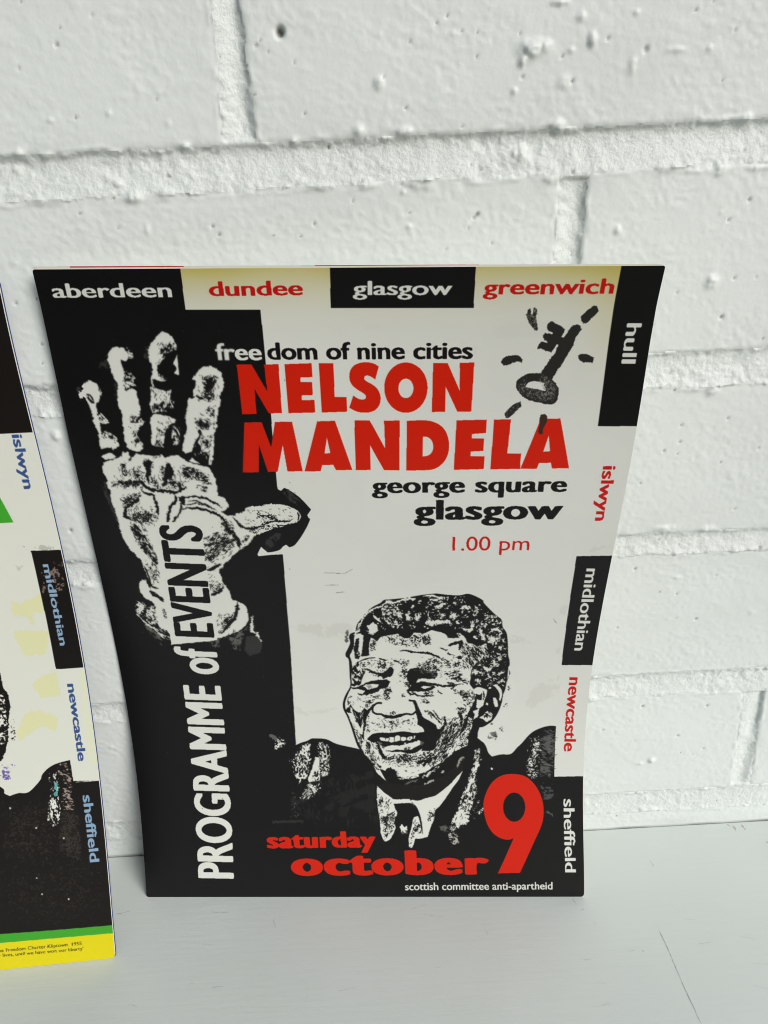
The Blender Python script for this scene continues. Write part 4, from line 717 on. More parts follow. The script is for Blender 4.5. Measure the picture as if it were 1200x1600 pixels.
# shoulder
Q.poly(Z(*LC, (-900, 100), (-300, 80), (0, 222), (30, 270), (70, 290), (130, 270), (205, 262), (285, 180), (300, 140), (340, 95), (400, 60), (500, 33), (523, 183), (760, 180), (900, 1213), (0, 1277), (-900, 1345)), INK2, .05)
Q.stroke(Z(*LC, (523, 192), (700, 181)), .8, PAPER2, 0)
Q.spots(Z(*LC, (345, 130), (400, 110), (430, 250), (420, 320), (440, 400), (400, 520), (340, 480), (340, 340), (370, 300)), W_, .34, .5, 1.8, 1.5, seed=41)
Q.spots(Z(*LC, (385, 160), (420, 180), (420, 300), (385, 290)), srgb((90, 160, 160)), .5, .7, 2, 1.5, seed=42)
Q.spots(Z(*LC, (400, 70), (500, 50), (530, 390), (440, 400), (450, 200)), srgb((150, 136, 128)), .3, .5, 2.2, .4, seed=43)
Q.spots(Z(*LC, (430, 400), (560, 400), (585, 760), (420, 700)), srgb((52, 47, 42)), .5, .4, seed=44); Q.spots(Z(*LC, (0, 330), (340, 300), (430, 760), (0, 760)), srgb((48, 42, 37)), .18, .35, seed=45)
Q.spots(Z(*LC, (0, 700), (780, 700), (790, 1200), (0, 1250)), srgb((44, 39, 34)), .10, .35, seed=46)
for a_, b_, r_ in ((72, 377, 3), (258, 517, 2.4), (300, 990, 2.6), (490, 1026, 3), (380, 498, 3), (262, 875, 1.8), (455, 590, 3)):
    Q.stroke(Z(*LC, (a_-6, b_), (a_+7, b_+2)), r_, srgb((190, 188, 180)), .2)
Q.spots(Z(*LC, (20, 110), (60, 85), (80, 160), (60, 180), (10, 160)), srgb((104, 92, 160)), .6, .7, seed=47); Q.spots(Z(*LC, (0, 60), (120, 60), (100, 110), (0, 100)), srgb((120, 112, 170)), .12, .5, seed=48)
# edge of the hair
Q.poly(Z(*LB, (-400, 800), (-20, 860), (5, 940), (20, 1020), (50, 1060), (60, 1100), (72, 1160), (60, 1260), (60, 1330), (40, 1480), (10, 1545), (-400, 1600)), INK2, .5)
Q.spots(Z(*LB, (-60, 1000), (30, 1080), (50, 1300), (30, 1460), (-60, 1500)), W_, .32, .9, seed=49); Q.spots(Z(*LB, (75, 1250), (110, 1240), (110, 1420), (70, 1400)), INK2, .12, .5, seed=50)
QR(0, 0, 50, 300, INK2)
Q.spots(Z(*LB, (120, 20), (330, 0), (420, 40), (250, 45)), srgb((150, 148, 138)), .4, 1.6, seed=51, alpha=.5); Q.spots(Z(*LB, (95, 140), (160, 160), (140, 200)), srgb((170, 170, 160)), .5, 2, seed=52, alpha=.5); Q.spots(Z(*LB, (560, 900), (640, 900), (700, 1580), (640, 1580)), srgb((214, 220, 176)), .9, 3, seed=52, alpha=.45)
# foot strips
Q.poly(Z(*LC, (-2000, 1405), (0, 1276), (795, 1213), (900, 1205), (900, 1263), (800, 1270), (0, 1340), (-2000, 1500)), GREEN)
Q.poly(Z(*LC, (-2000, 1500), (0, 1340), (800, 1270), (900, 1262), (900, 1700), (-2000, 1900)), YEL)
BW = (.03, .02); TI = srgb((74, 70, 30))
Q.text('islwyn', (17.8, 679), (37.5, 764), (34.5, 678), BLUE, (.026, .016)); Q.text('midlothian', *Z(*LB, (303, 145), (427, 727), (361, 140)), LBLUE, BW); Q.text('newcastle', *Z(*LB, (478, 1000), (558, 1552), (540, 996)), BLUE, BW); Q.text('sheffield', *Z(*LC, (588, 285), (643, 766), (659, 280)), LBLUE, BW)
Q.text('the Freedom Charter Kliptown  1955', *Z(*LC, (-25, 1408), (584, 1353), (-25, 1384)), TI, (.012, 0)); Q.text("our lives, until we have won our liberty'", *Z(*LC, (-50, 1444), (596, 1390), (-50, 1420)), TI, (.012, 0))

# ------------------------------------------------------------------ painted brick wall (front face in the plane y = 0, shelf top z = 0)
def paint_material(name, base, rough, grain, bump, dirt_and_shade=True):
    mt, t, b = principled(name, base, rough, .45)
    tc = t.nodes.new('ShaderNodeTexCoord')
    n1 = t.nodes.new('ShaderNodeTexNoise'); n1.inputs['Scale'].default_value = grain; n1.inputs['Detail'].default_value = 5; n1.inputs['Roughness'].default_value = .6
    n2 = t.nodes.new('ShaderNodeTexNoise'); n2.inputs['Scale'].default_value = 9; n2.inputs['Detail'].default_value = 4
    t.links.new(tc.outputs['Object'], n1.inputs['Vector']); t.links.new(tc.outputs['Object'], n2.inputs['Vector'])
    r = t.nodes.new('ShaderNodeValToRGB'); r.color_ramp.elements[0].position = .3; r.color_ramp.elements[1].position = .7
    r.color_ramp.elements[0].color = (*[c*.945 for c in base], 1); r.color_ramp.elements[1].color = (*base, 1)
    t.links.new(n2.outputs['Fac'], r.inputs['Fac'])
    last = r.outputs['Color']
    if dirt_and_shade:
        at = t.nodes.new('ShaderNodeAttribute'); at.attribute_name = 'dirt_and_shade'
        mx = t.nodes.new('ShaderNodeMix'); mx.data_type = 'RGBA'
        t.links.new(at.outputs['Fac'], mx.inputs['Factor']); t.links.new(last, mx.inputs['A']); mx.inputs['B'].default_value = (.14, .13, .105, 1)
        last = mx.outputs['Result']
    t.links.new(last, b.inputs['Base Color'])
    bp = t.nodes.new('ShaderNodeBump'); bp.inputs['Strength'].default_value = bump[0]; bp.inputs['Distance'].default_value = bump[1]
    t.links.new(n1.outputs['Fac'], bp.inputs['Height']); t.links.new(bp.outputs['Normal'], b.inputs['Normal'])
    return mt
M_BRICK = paint_material('white_paint_on_brick', (.745, .80, .785), .52, 420, (.26, .0005))
M_MORTAR = paint_material('white_paint_on_mortar', (.735, .79, .775), .5, 900, (.55, .0007))

# bed joints, top and bottom edge as z = z0 + slope * x (measured); courses above repeat
BEDS = [(0.0264, 325.84, .0275, 311.98), (.0212, 249.02, .0147, 236.66), (.0070, 174.06, .0113, 162.83), (.0090, 98.59, .0013, 88.25), (.0057, 23.47, -.0013, 11.52)]
EXTRA = [(.026, 325.84+77*k, .0265, 311.98+77*k) for k in (2, 1)]
beds = EXTRA+BEDS                               # from the top down
HALF = 113.4
V = {0: 75.5, 1: 189.2, 2: 75.5, 3: 189.2, 4: 302.0-2*HALF, 5: 189.2}
XMIN, XMAX, ZMIN, ZMAX = -330.0, 560.0, -6.0, 470.0
def axis(lo, flo, fhi, hi, fine, coarse):
    a = np.arange(flo, fhi, fine)
    left = flo-np.cumsum(np.minimum(coarse, fine*1.15**np.arange(200))); left = left[left > lo][::-1]
    right = a[-1]+np.cumsum(np.minimum(coarse, fine*1.15**np.arange(400))); right = right[right < hi]
    return np.concatenate([[lo], left, a, right, [hi]])
gx = axis(XMIN, -84, 332, XMAX, .57, 5.0); gz = axis(ZMIN, ZMIN+.1, 378, ZMAX, .57, 5.0)
X, Zg = np.meshgrid(gx, gz)
X = X.astype(np.float32); Zg = Zg.astype(np.float32)
# ragged edges of paint and mortar
rag = (fbm(X/7, Zg/7, 3, 60)-.5)*1.9 + (fbm(X/1.9, Zg/1.9, 2, 66)-.5)*2.0
rag2 = (fbm(X/9, Zg/9, 3, 70)-.5)*1.5 + (fbm(X/2.2, Zg/2.2, 3, 76)-.5)*1.7
top = np.full(X.shape, 1e3, np.float32); owner = np.full(X.shape, -1, np.int32)
Hh = np.zeros(X.shape, np.float32); sd = np.full(X.shape, -9.0, np.float32)
dtop = np.full(X.shape, 99.0, np.float32); drt = np.full(X.shape, 99.0, np.float32)
n_row = len(beds)+1
for r in range(n_row):
    zt = (beds[r-1][2]*X+beds[r-1][3]) if r > 0 else np.full(X.shape, ZMAX+50, np.float32)
    zb = (beds[r][0]*X+beds[r][1]) if r < len(beds) else np.full(X.shape, -30, np.float32)
    rr = r-2                                        # 0 = the course at the top of the picture
    xo = V[rr] if rr in V else V[rr % 2]
    inrow = (Zg < zt+2) & (Zg > zb-2)
    dz = np.minimum(zt-rag2*.9-Zg, Zg-(zb-rag*.45))
    for k in range(-2, 3):
        xl = xo+2*HALF*(k-1); xr = xo+2*HALF*k
        lean = {0: (-.030, .045)}.get(rr, (.0, .0)); zc = Zg-345
        if rr == 4: lean = (-.12, -.08); zc = Zg-55
        wl = xl+5.0+(lean[1]*zc*-1 if True else 0)*.9 if rr != 4 else xl+5.0+lean[1]*zc
        wr = xr-5.0-(.03*zc*-1 if rr == 0 else 0) if rr != 4 else xr-5.0+lean[0]*zc*.8
        dx = np.minimum(X-wl-rag*.5, wr-X-rag2*.45)
        d = np.minimum(dz, dx)
        q = 2.2; both = (dz < q) & (dx < q)          # worn corner
        d = np.where(both, q-np.sqrt((q-dz)**2+(q-dx)**2), d)
        take = inrow & (d > sd)
        dtop = np.where(take, zt-Zg, dtop); drt = np.where(take, wr-X, drt)
        sd = np.where(take, d, sd); owner = np.where(take & (d > 0), r*10+k+2, owner)
# faces of the bricks
low = (fbm(X/42, Zg/34, 3, 80)-.5)*1.9; brush = (fbm(X/11+Zg/30, Zg/3.2, 3, 84)-.5)*.12
off = np.zeros(X.shape, np.float32)
for oid in np.unique(owner):
    if oid < 0: continue
    g = np.random.default_rng(int(oid)+5); mk = owner == oid
    off[mk] = g.uniform(-.7, .25) + g.uniform(-.003, .003)*(X[mk]-X[mk].mean())*.6 + g.uniform(-.012, .012)*(Zg[mk]-Zg[mk].mean())*.6
fine = (fbm(X/1.7+Zg/6, Zg/1.5, 2, 88)-.5)*.26*np.clip(fbm(X/16, Zg/12, 2, 89)*2.2-.45, .15, 1)
peel = np.clip(fbm(X/5.5+.4*Zg/5.5, Zg/7.5, 3, 90)-.57, 0, 1)*1.3 + np.clip(fbm(X/2.4, Zg/1.7, 2, 93)-.70, 0, 1)*1.3
flush = np.clip(1-.9*np.exp(-np.clip(dtop, 0, 99)/2.0)-.75*np.exp(-np.clip(drt, 0, 99)/2.0), 0, 1)
face = off+low*.24+brush+peel*.30 + fine*1.25 - .75*flush*np.exp(-np.clip(sd, 0, 99)/.8)
lip = .55*np.exp(-((np.clip(sd, 0, 99)-.9)/.8)**2)*np.clip(fbm(X/6, Zg/6, 2, 97)*2-.7, 0, 1)
face = face+lip
# mortar: struck back under the brick above, nearly flush over the brick below
mort = np.full(X.shape, -2.9, np.float32); inbed = np.zeros(X.shape, bool)
for (s1, z1, s0, z0), dep in zip(beds, (1.6, 1.6, 1.7, 1.5, 1.3, 1.0, .6)):
    a = s1*X+z1; b = s0*X+z0; t = np.clip((a-Zg)/(a-b), 0, 1); inb = (Zg < a+1.5) & (Zg > b-1.5)
    v = -dep*np.sin(np.pi*np.clip(t, 0, 1)**.55)-.5*(1-t)**2-.06
    mort = np.where(inb, v, mort); inbed |= inb
for r in range(n_row):
    rr = r-2; xo = V[rr] if rr in V else V[rr % 2]
    zt = (beds[r-1][2]*X+beds[r-1][3]) if r > 0 else np.full(X.shape, ZMAX+50); zb = (beds[r][0]*X+beds[r][1]) if r < len(beds) else np.full(X.shape, -30)
    inr = (Zg < zt) & (Zg > zb) & ~inbed
    ph = ((X-xo+HALF) % (2*HALF))-HALF               # distance to the nearest joint of the course
    t = np.clip((ph+5.5)/11, 0, 1)
    v = -.10-1.45*np.sin(np.pi*np.clip(t, 0, 1)**1.7)-.7*t
    mort = np.where(inr, v, mort)
    near = (np.abs(ph) < 9)
    fade = np.clip(np.minimum(zt-Zg, Zg-zb)/5, 0, 1)
    mort = np.where(inr & near, v*fade+(-1.2)*(1-fade), mort)
gran = (fbm(X/1.3, Zg/1.3, 3, 100)-.5)*.95 + (fbm(X/4.6, Zg/4.6, 2, 104)-.5)*1.1
mort = mort+gran*(.42+.6*np.clip(fbm(X/20, Zg/9, 2, 108)*2.4-.7, 0, 1))
ridge = np.clip(fbm(X/2.2, Zg/1.8, 3, 110)-.42, 0, 1)*3.4*np.exp(-((sd+.6)/.8)**2)*np.clip(fbm(X/15, Zg/15, 2, 113)*3-.9, 0, 1)
mort = mort+ridge*np.where(inbed, 1, .5)
# last sliver of wall above the shelf: a fillet of filler and paint
fil = np.clip((2.2-Zg)/2.2, 0, 1)
Hh = np.where(owner >= 0, face, mort)+fil**2*.5
dirt_and_shade = np.zeros(X.shape, np.float32)
def wall_at(px, py):
    d = RIGHT*((px-600)/CAM[6])-UP*((py-800)/CAM[6])+FWD; t = -CAM[1]/d[1]
    return CAM[0]+t*d[0], CAM[2]+t*d[2]
# pits and pinholes (placed ones first, then scattered), lumps of old paint
pits = [(437, 50, 1.35, 3.2, .9), (400, 71, .5, .8, .5), (88, 70, .55, 1, .6), (29, 107, .4, .8, .5), (263, 276, .4, .6, .6), (332, 354, .55, .9, .7), (342, 367, .5, .9, .7), (491, 350, .55, .9, .7), (470, 370, .4, .8, .6), (634, 169, .5, .9, .6), (722, 197, .4, .6, .6), (746, 335, .7, .9, .7), (741, 340, .6, .9, .6), (894, 127, .55, 1, .7), (878, 88, .45, .8, .6), (1171, 312, .6, 1, .6), (1139, 344, .5, 1, .6), (640, 333, .4, .6, .5), (769, 380, .4, .6, .5), (950, 60, .5, .8, .5), (1148, 435, .5, .9, .5), (1128, 496, .7, 1.2, .6), (1138, 654, .5, .9, .6), (1065, 665, .5, .9, .5), (1063, 691, .5, .9, .6), (1038, 705, .6, 1, .5), (1001, 756, .5, .9, .6), (1186, 700, .4, .8, .5), (993, 890, .6, 1, .6), (1058, 929, .5, 1, .6), (1088, 968, .6, 1, .6), (965, 982, .5, 1, .5), (1004, 1104, .7, 1, .6), (1105, 1103, .6, 1, .7), (1059, 1150, .6, 1, .6), (1188, 857, .8, 1, .6), (942, 1141, .5, 1, .5), (1099, 1170, .5, 1, .5), (24, 474, .5, 1, .6), (110, 829, .7, 1, .7), (119, 560, .4, 1, .4), (895, 269, .6, 1, .6), (260, 275, .5, 1, .5), (200, 235, .5, .6, .3), (1009, 77, .9, 1, .4), (1148, 47, .4, .8, .5), (641, 65, .4, .7, .5), (682, 36, .4, .7, .5), (722, 48, .4, .7, .5), (816, 120, .5, .8, .5)]
g = np.random.default_rng(11)
for i in range(180):
    pits.append((g.uniform(-150, 1350), g.uniform(-60, 1290), g.uniform(.34, .52), g.uniform(.3, .8), g.uniform(.3, .85)))
def patch(cx, cz, r):
    i0, i1 = np.searchsorted(gx, (cx-r, cx+r)); j0, j1 = np.searchsorted(gz, (cz-r, cz+r))
    return slice(j0, j1), slice(i0, i1)
for px, py, r_, dp, dk_ in pits:
    cx, cz = wall_at(px, py); sl = patch(cx, cz, 4*r_+1.5)
    if Hh[sl].size == 0: continue
    rr_ = np.hypot(X[sl]-cx, (Zg[sl]-cz)*.85)
    Hh[sl] -= dp*np.exp(-(rr_/r_)**4)*.8; dirt_and_shade[sl] = np.maximum(dirt_and_shade[sl], dk_*np.exp(-(rr_/(r_*.95))**4))  # the shade inside each pit is painted into the colour as well
def lump(px, py, rx_, rz_, h_, rgh=.8, seed=1):
    cx, cz = wall_at(px, py); sl = patch(cx, cz, 2.4*max(rx_, rz_))
    if Hh[sl].size == 0: return
    u = ((X[sl]-cx)/rx_)**2+((Zg[sl]-cz)/rz_)**2
    n_ = fbm(X[sl]/1.1, Zg[sl]/1.1, 3, 120+seed)
    Hh[sl] += h_*.72*np.exp(-u**1.4)*(1-rgh+2*rgh*n_)
for i, q in enumerate([(830, 78, 3.6, 2.6, 2.4), (815, 98, 1.1, 1.6, 1.6), (852, 72, 2, 1.6, 1.2), (925, 62, 1.2, 1.9, 1.8), (907, 26, 1.2, 1.2, 1.5), (874, 4, 2.6, .7, 1.3), (994, 20, .9, .7, .8), (1108, 76, .9, .8, 1.0), (803, 143, .9, .8, .9), (892, 79, 1, .8, .8), (592, 130, 1.5, 1.8, 1.6), (80, 189, 1.1, .7, 1), (170, 177, .8, .8, .8), (230, 358, .8, 1.4, .8), (965, 360, 1.1, 1.3, 1.1), (988, 102, 1.1, 2.5, .7), (1055, 78, 3, .8, .7), (630, 300, .7, .6, .8), (639, 354, .9, .8, .9), (1112, 440, 2.2, 2.4, 1.4), (1113, 609, 2.6, 2.2, 1.5), (1090, 607, 2.4, 1, 1.0), (1150, 860, 2.6, 1.4, 1.2), (1018, 1188, 1.6, 1.6, 1.5), (1000, 1193, 2, 1, .8), (925, 1092, 2.2, 1.6, 1.1), (1114, 1083, 2, .8, .9), (88, 681, 1.8, 1.8, 1.2), (70, 645, 3, 1.6, 1.2), (1018, 1264, 4, 1.5, 1.2), (1010, 1250, 1, 2, .7), (180, 1285, 2, 1, .8), (175, 1308, 3, 2, 1.2), (1058, 903, 2, .7, .7), (1175, 958, 1.2, 1.2, .6), (1040, 826, 5, 1.4, 1.0), (1105, 827, 3, 1.4, 1.2), (880, 130, 2, 2, .8), (30, 240, 2, 1.6, 1.2), (75, 243, 2, 1, 1), (178, 238, 2, 1, .9), (290, 230, 1.6, 1, 1.2), (460, 222, 1.6, 1.2, 1.0), (560, 205, 2, 1.8, 1.3), (632, 205, 2.2, 1.3, 1.6), (870, 195, 3, 1.4, 1.4), (885, 203, 3.6, 1, 1.1), (1165, 186, 2.2, 1.4, 1.5), (1128, 190, 2, 1, .8), (60, 315, 3, 1.4, 1.2), (210, 308, 3, 2, 1.6), (90, 310, 3, 1, 1), (260, 302, 3, 1.2, 1), (500, 291, 4, 1.0, 1.3), (570, 286, 3, 1.6, 1.1), (660, 286, 4, 1.8, 1.3), (1040, 262, 4, 1.4, 1.0), (1125, 264, 2.4, 2.2, 1.5), (1180, 262, 3, 1, 1), (810, 240, 3, 2.6, 1.5), (860, 280, 3, 1.5, .9), (470, 283, 1.3, 1, 1.2), (183, 287, 1.3, 1, 1.1)]):
    lump(*q, seed=i)
for i in range(50):
    lump(g.uniform(-150, 1350), g.uniform(-60, 1290), g.uniform(.5, 1.6), g.uniform(.4, 1.2), g.uniform(.15, .55), seed=i+70)
# dark hairline where wall and shelf meet, scuffs
dirt_and_shade = np.maximum(dirt_and_shade, np.clip((.9-Zg)/.7, 0, 1)*.55*np.clip(fbm(X/18, Zg/18, 2, 130)*1.5-.2, .2, 1))
dirt_and_shade = np.maximum(dirt_and_shade, .035*np.clip(fbm(X/60, Zg/25, 3, 137)*3-1.2, 0, 1)); dirt_and_shade = np.maximum(dirt_and_shade, np.clip((7-Zg)/7, 0, 1)*np.clip(fbm(X/30, Zg/9, 3, 139)*2.6-1.0, 0, 1)*.16*np.clip((X-150)/60, 0, 1))
dirt_and_shade = np.maximum(dirt_and_shade, .12*np.clip(fbm(X/26, Zg/8, 3, 134)*3-1.9, 0, 1)*(owner < 0))
# paint rounds everything a little
for _ in range(1):
    Hh[1:-1, 1:-1] = Hh[1:-1, 1:-1]*.6+(Hh[:-2, 1:-1]+Hh[2:, 1:-1]+Hh[1:-1, :-2]+Hh[1:-1, 2:])*.1

Hh = np.where(Zg < 1.2, np.minimum(Hh, -.15), Hh)
# straggling contour of each brick, taken at cell centres
cell_owner = owner[:-1, :-1]
nxx, nzz = len(gx), len(gz)
idx = np.arange(nxx*nzz).reshape(nzz, nxx)
quads = np.stack([idx[:-1, :-1], idx[:-1, 1:], idx[1:, 1:], idx[1:, :-1]], -1).reshape(-1, 4)
pos = np.stack([X.ravel(), -Hh.ravel(), Zg.ravel()], 1).astype(np.float64)
co = cell_owner.ravel(); dr = dirt_and_shade.ravel()
wall = thing('brick_wall', 'white painted brick wall with recessed mortar joints, behind both leaning booklets', 'wall')
def sub(name, mask, mat):
    q = quads[mask]; u, inv = np.unique(q, return_inverse=True)
    o = mesh_obj(name, pos[u], inv.reshape(-1, 4), mat, wall)
    at = o.data.attributes.new('dirt_and_shade', 'FLOAT', 'POINT'); at.data.foreach_set('value', dr[u].astype(np.float32))
    return o
for oid in np.unique(co):
    if oid < 0: continue
    sub('brick', co == oid, M_BRICK)
sub('mortar', co < 0, M_MORTAR)

# ------------------------------------------------------------------ shelf
def box(name, x0, x1, y0, y1, z0, z1, mat, parent=None, bev=1.2):
    v = [(x, y, z) for x in (x0, x1) for y in (y0, y1) for z in (z0, z1)]
    f = [(0, 1, 3, 2), (4, 6, 7, 5), (0, 4, 5, 1), (2, 3, 7, 6), (0, 2, 6, 4), (1, 5, 7, 3)]
    o = mesh_obj(name, v, f, mat, parent, smooth=False)
    if bev:
        md = o.modifiers.new('b', 'BEVEL'); md.width = bev*MM; md.segments = 3
    return o
M_SHELF, t, b = principled('white_gloss_shelf', (.61, .68, .655), .42, .5)
tc = t.nodes.new('ShaderNodeTexCoord'); mp = t.nodes.new('ShaderNodeMapping'); mp.inputs['Scale'].default_value = (5, 70, 5)
mp.inputs['Rotation'].default_value = (0, 0, math.radians(-3)); t.links.new(tc.outputs['Object'], mp.inputs['Vector'])
n1 = t.nodes.new('ShaderNodeTexNoise'); n1.inputs['Scale'].default_value = 6; n1.inputs['Detail'].default_value = 6; n1.inputs['Roughness'].default_value = .65; t.links.new(mp.outputs[0], n1.inputs['Vector'])
n2 = t.nodes.new('ShaderNodeTexNoise'); n2.inputs['Scale'].default_value = 14; n2.inputs['Detail'].default_value = 5; t.links.new(tc.outputs['Object'], n2.inputs['Vector'])
n3 = t.nodes.new('ShaderNodeTexNoise'); n3.inputs['Scale'].default_value = 380; n3.inputs['Detail'].default_value = 3; t.links.new(tc.outputs['Object'], n3.inputs['Vector'])
mt_ = t.nodes.new('ShaderNodeMath'); mt_.operation = 'MULTIPLY_ADD'; mt_.inputs[1].default_value = .35; t.links.new(n1.outputs['Fac'], mt_.inputs[0]); t.links.new(n2.outputs['Fac'], mt_.inputs[2])
r = t.nodes.new('ShaderNodeValToRGB'); r.color_ramp.elements[0].position = .55; r.color_ramp.elements[1].position = .95
r.color_ramp.elements[0].color = (.625, .68, .65, 1); r.color_ramp.elements[1].color = (.665, .715, .69, 1)
t.links.new(mt_.outputs[0], r.inputs['Fac']); t.links.new(r.outputs[0], b.inputs['Base Color'])
b1 = t.nodes.new('ShaderNodeBump'); b1.inputs['Strength'].default_value = .25; b1.inputs['Distance'].default_value = .0004; t.links.new(n1.outputs['Fac'], b1.inputs['Height'])
b2 = t.nodes.new('ShaderNodeBump'); b2.inputs['Strength'].default_value = .10; b2.inputs['Distance'].default_value = .0004; t.links.new(n3.outputs['Fac'], b2.inputs['Height']); t.links.new(b1.outputs[0], b2.inputs['Normal']); t.links.new(b2.outputs[0], b.inputs['Normal'])
shelf = thing('shelf', 'white painted shelf board under both booklets, meeting the foot of the brick wall', 'shelf')
box('board', XMIN, XMAX, -430, -.55, -24, 0, M_SHELF, shelf, .25)
def shelf_at(px, py, z=0.0):
    d = RIGHT*((px-600)/CAM[6])-UP*((py-800)/CAM[6])+FWD; t_ = (z-CAM[2])/d[2]
    return CAM[0]+t_*d[0], CAM[1]+t_*d[1]
M_SCR, t, b = principled('grey_scratch', (.36, .37, .36), .6)
M_SCR2, t, b = principled('pale_brown_scuff', (.44, .42, .36), .6)
def ribbon(name, pts, wd, mat, parent, z=.06, seed=0):
    q = [shelf_at(*p) for p in pts]; d = np.concatenate([[0], np.cumsum([math.dist(q[i], q[i+1]) for i in range(len(q)-1)])])
    n = max(6, int(d[-1]/1.2)); tt = np.linspace(0, d[-1], n); x = np.interp(tt, d, [a[0] for a in q]); y = np.interp(tt, d, [a[1] for a in q])
    tx, ty = np.gradient(x), np.gradient(y); l = np.hypot(tx, ty); g_ = np.random.default_rng(seed)
    ww = wd/2*np.clip(g_.uniform(.1, 1.2, n), .05, 1.2)*np.clip(np.minimum(tt, d[-1]-tt)/d[-1]*8, .1, 1); jx = g_.normal(0, .05, n)
    vv = [(x[i]-ty[i]/l[i]*ww[i]+jx[i], y[i]+tx[i]/l[i]*ww[i], z) for i in range(n)]+[(x[i]+ty[i]/l[i]*ww[i]+jx[i], y[i]-tx[i]/l[i]*ww[i], z) for i in range(n)]
    return mesh_obj(name, vv, [(i, i+1, n+i+1, n+i) for i in range(n-1)][::1], mat, parent)
for i, (pts, wd, mm_) in enumerate([([(1024, 1443), (1040, 1475), (1058, 1517), (1070, 1545), (1098, 1605)], .38, M_SCR), ([(894, 1404), (900, 1412)], .3, M_SCR), ([(177, 1429), (190, 1427), (205, 1423)], .3, M_SCR),
        ([(1145, 1289), (1150, 1299)], 1.3, M_SCR2), ([(1158, 1288), (1165, 1297)], 1.2, M_SCR2), ([(1136, 1288), (1142, 1292)], .9, M_SCR2), ([(1015, 1343), (1022, 1355)], .25, M_SCR), ([(330, 1543), (350, 1541)], .25, M_SCR), ([(1003, 1485), (1006, 1487)], .4, M_SCR), ([(1196, 1316), (1202, 1316)], .7, M_SCR), ([(909, 1420), (912, 1422)], .5, M_SCR)]):
    ribbon('scratch', pts, wd, mm_, shelf, seed=i)
M_SCR3, t, b = principled('faint_scratch', (.47, .49, .47), .6)
for i in range(24):
    x_, y_ = g.uniform(190, 1180), g.uniform(1415, 1590); a_ = g.choice([g.normal(0, .15), g.normal(1.5, .2)], p=[.75, .25]); l_ = g.uniform(3, 34)*(1 if abs(a_) < .8 else .5)
    ribbon('scratch', [(x_, y_), (x_+l_*math.cos(a_)*.5, y_+l_*math.sin(a_)*.5+g.normal(0, .6)), (x_+l_*math.cos(a_), y_+l_*math.sin(a_))], g.uniform(.12, .26), M_SCR3, shelf, seed=40+i)

# ------------------------------------------------------------------ booklets
def cover_material(name, img, rough=.36):
    mt, t, b = principled(name, (.5, .5, .5), rough, .25)
    im = t.nodes.new('ShaderNodeTexImage'); im.image = img; im.interpolation = 'Cubic'; im.extension = 'EXTEND'
    uv = t.nodes.new('ShaderNodeUVMap'); uv.uv_map = 'print'; t.links.new(uv.outputs[0], im.inputs['Vector'])
    t.links.new(im.outputs['Color'], b.inputs['Base Color'])
    tc = t.nodes.new('ShaderNodeTexCoord')
    n = t.nodes.new('ShaderNodeTexNoise'); n.inputs['Scale'].default_value = 900; n.inputs['Detail'].default_value = 2; t.links.new(tc.outputs['Object'], n.inputs['Vector'])
    n2 = t.nodes.new('ShaderNodeTexNoise'); n2.inputs['Scale'].default_value = 26; n2.inputs['Detail'].default_value = 3; t.links.new(tc.outputs['Object'], n2.inputs['Vector'])
    mr = t.nodes.new('ShaderNodeMapRange'); mr.inputs['To Min'].default_value = rough-.05; mr.inputs['To Max'].default_value = rough+.1; t.links.new(n2.outputs['Fac'], mr.inputs['Value']); t.links.new(mr.outputs[0], b.inputs['Roughness'])
    bp = t.nodes.new('ShaderNodeBump'); bp.inputs['Strength'].default_value = .08; bp.inputs['Distance'].default_value = .0002; t.links.new(n.outputs['Fac'], bp.inputs['Height'])
    bp2 = t.nodes.new('ShaderNodeBump'); bp2.inputs['Strength'].default_value = .25; bp2.inputs['Distance'].default_value = .0012; t.links.new(n2.outputs['Fac'], bp2.inputs['Height']); t.links.new(bp.outputs[0], bp2.inputs['Normal']); t.links.new(bp2.outputs[0], b.inputs['Normal'])
    return mt
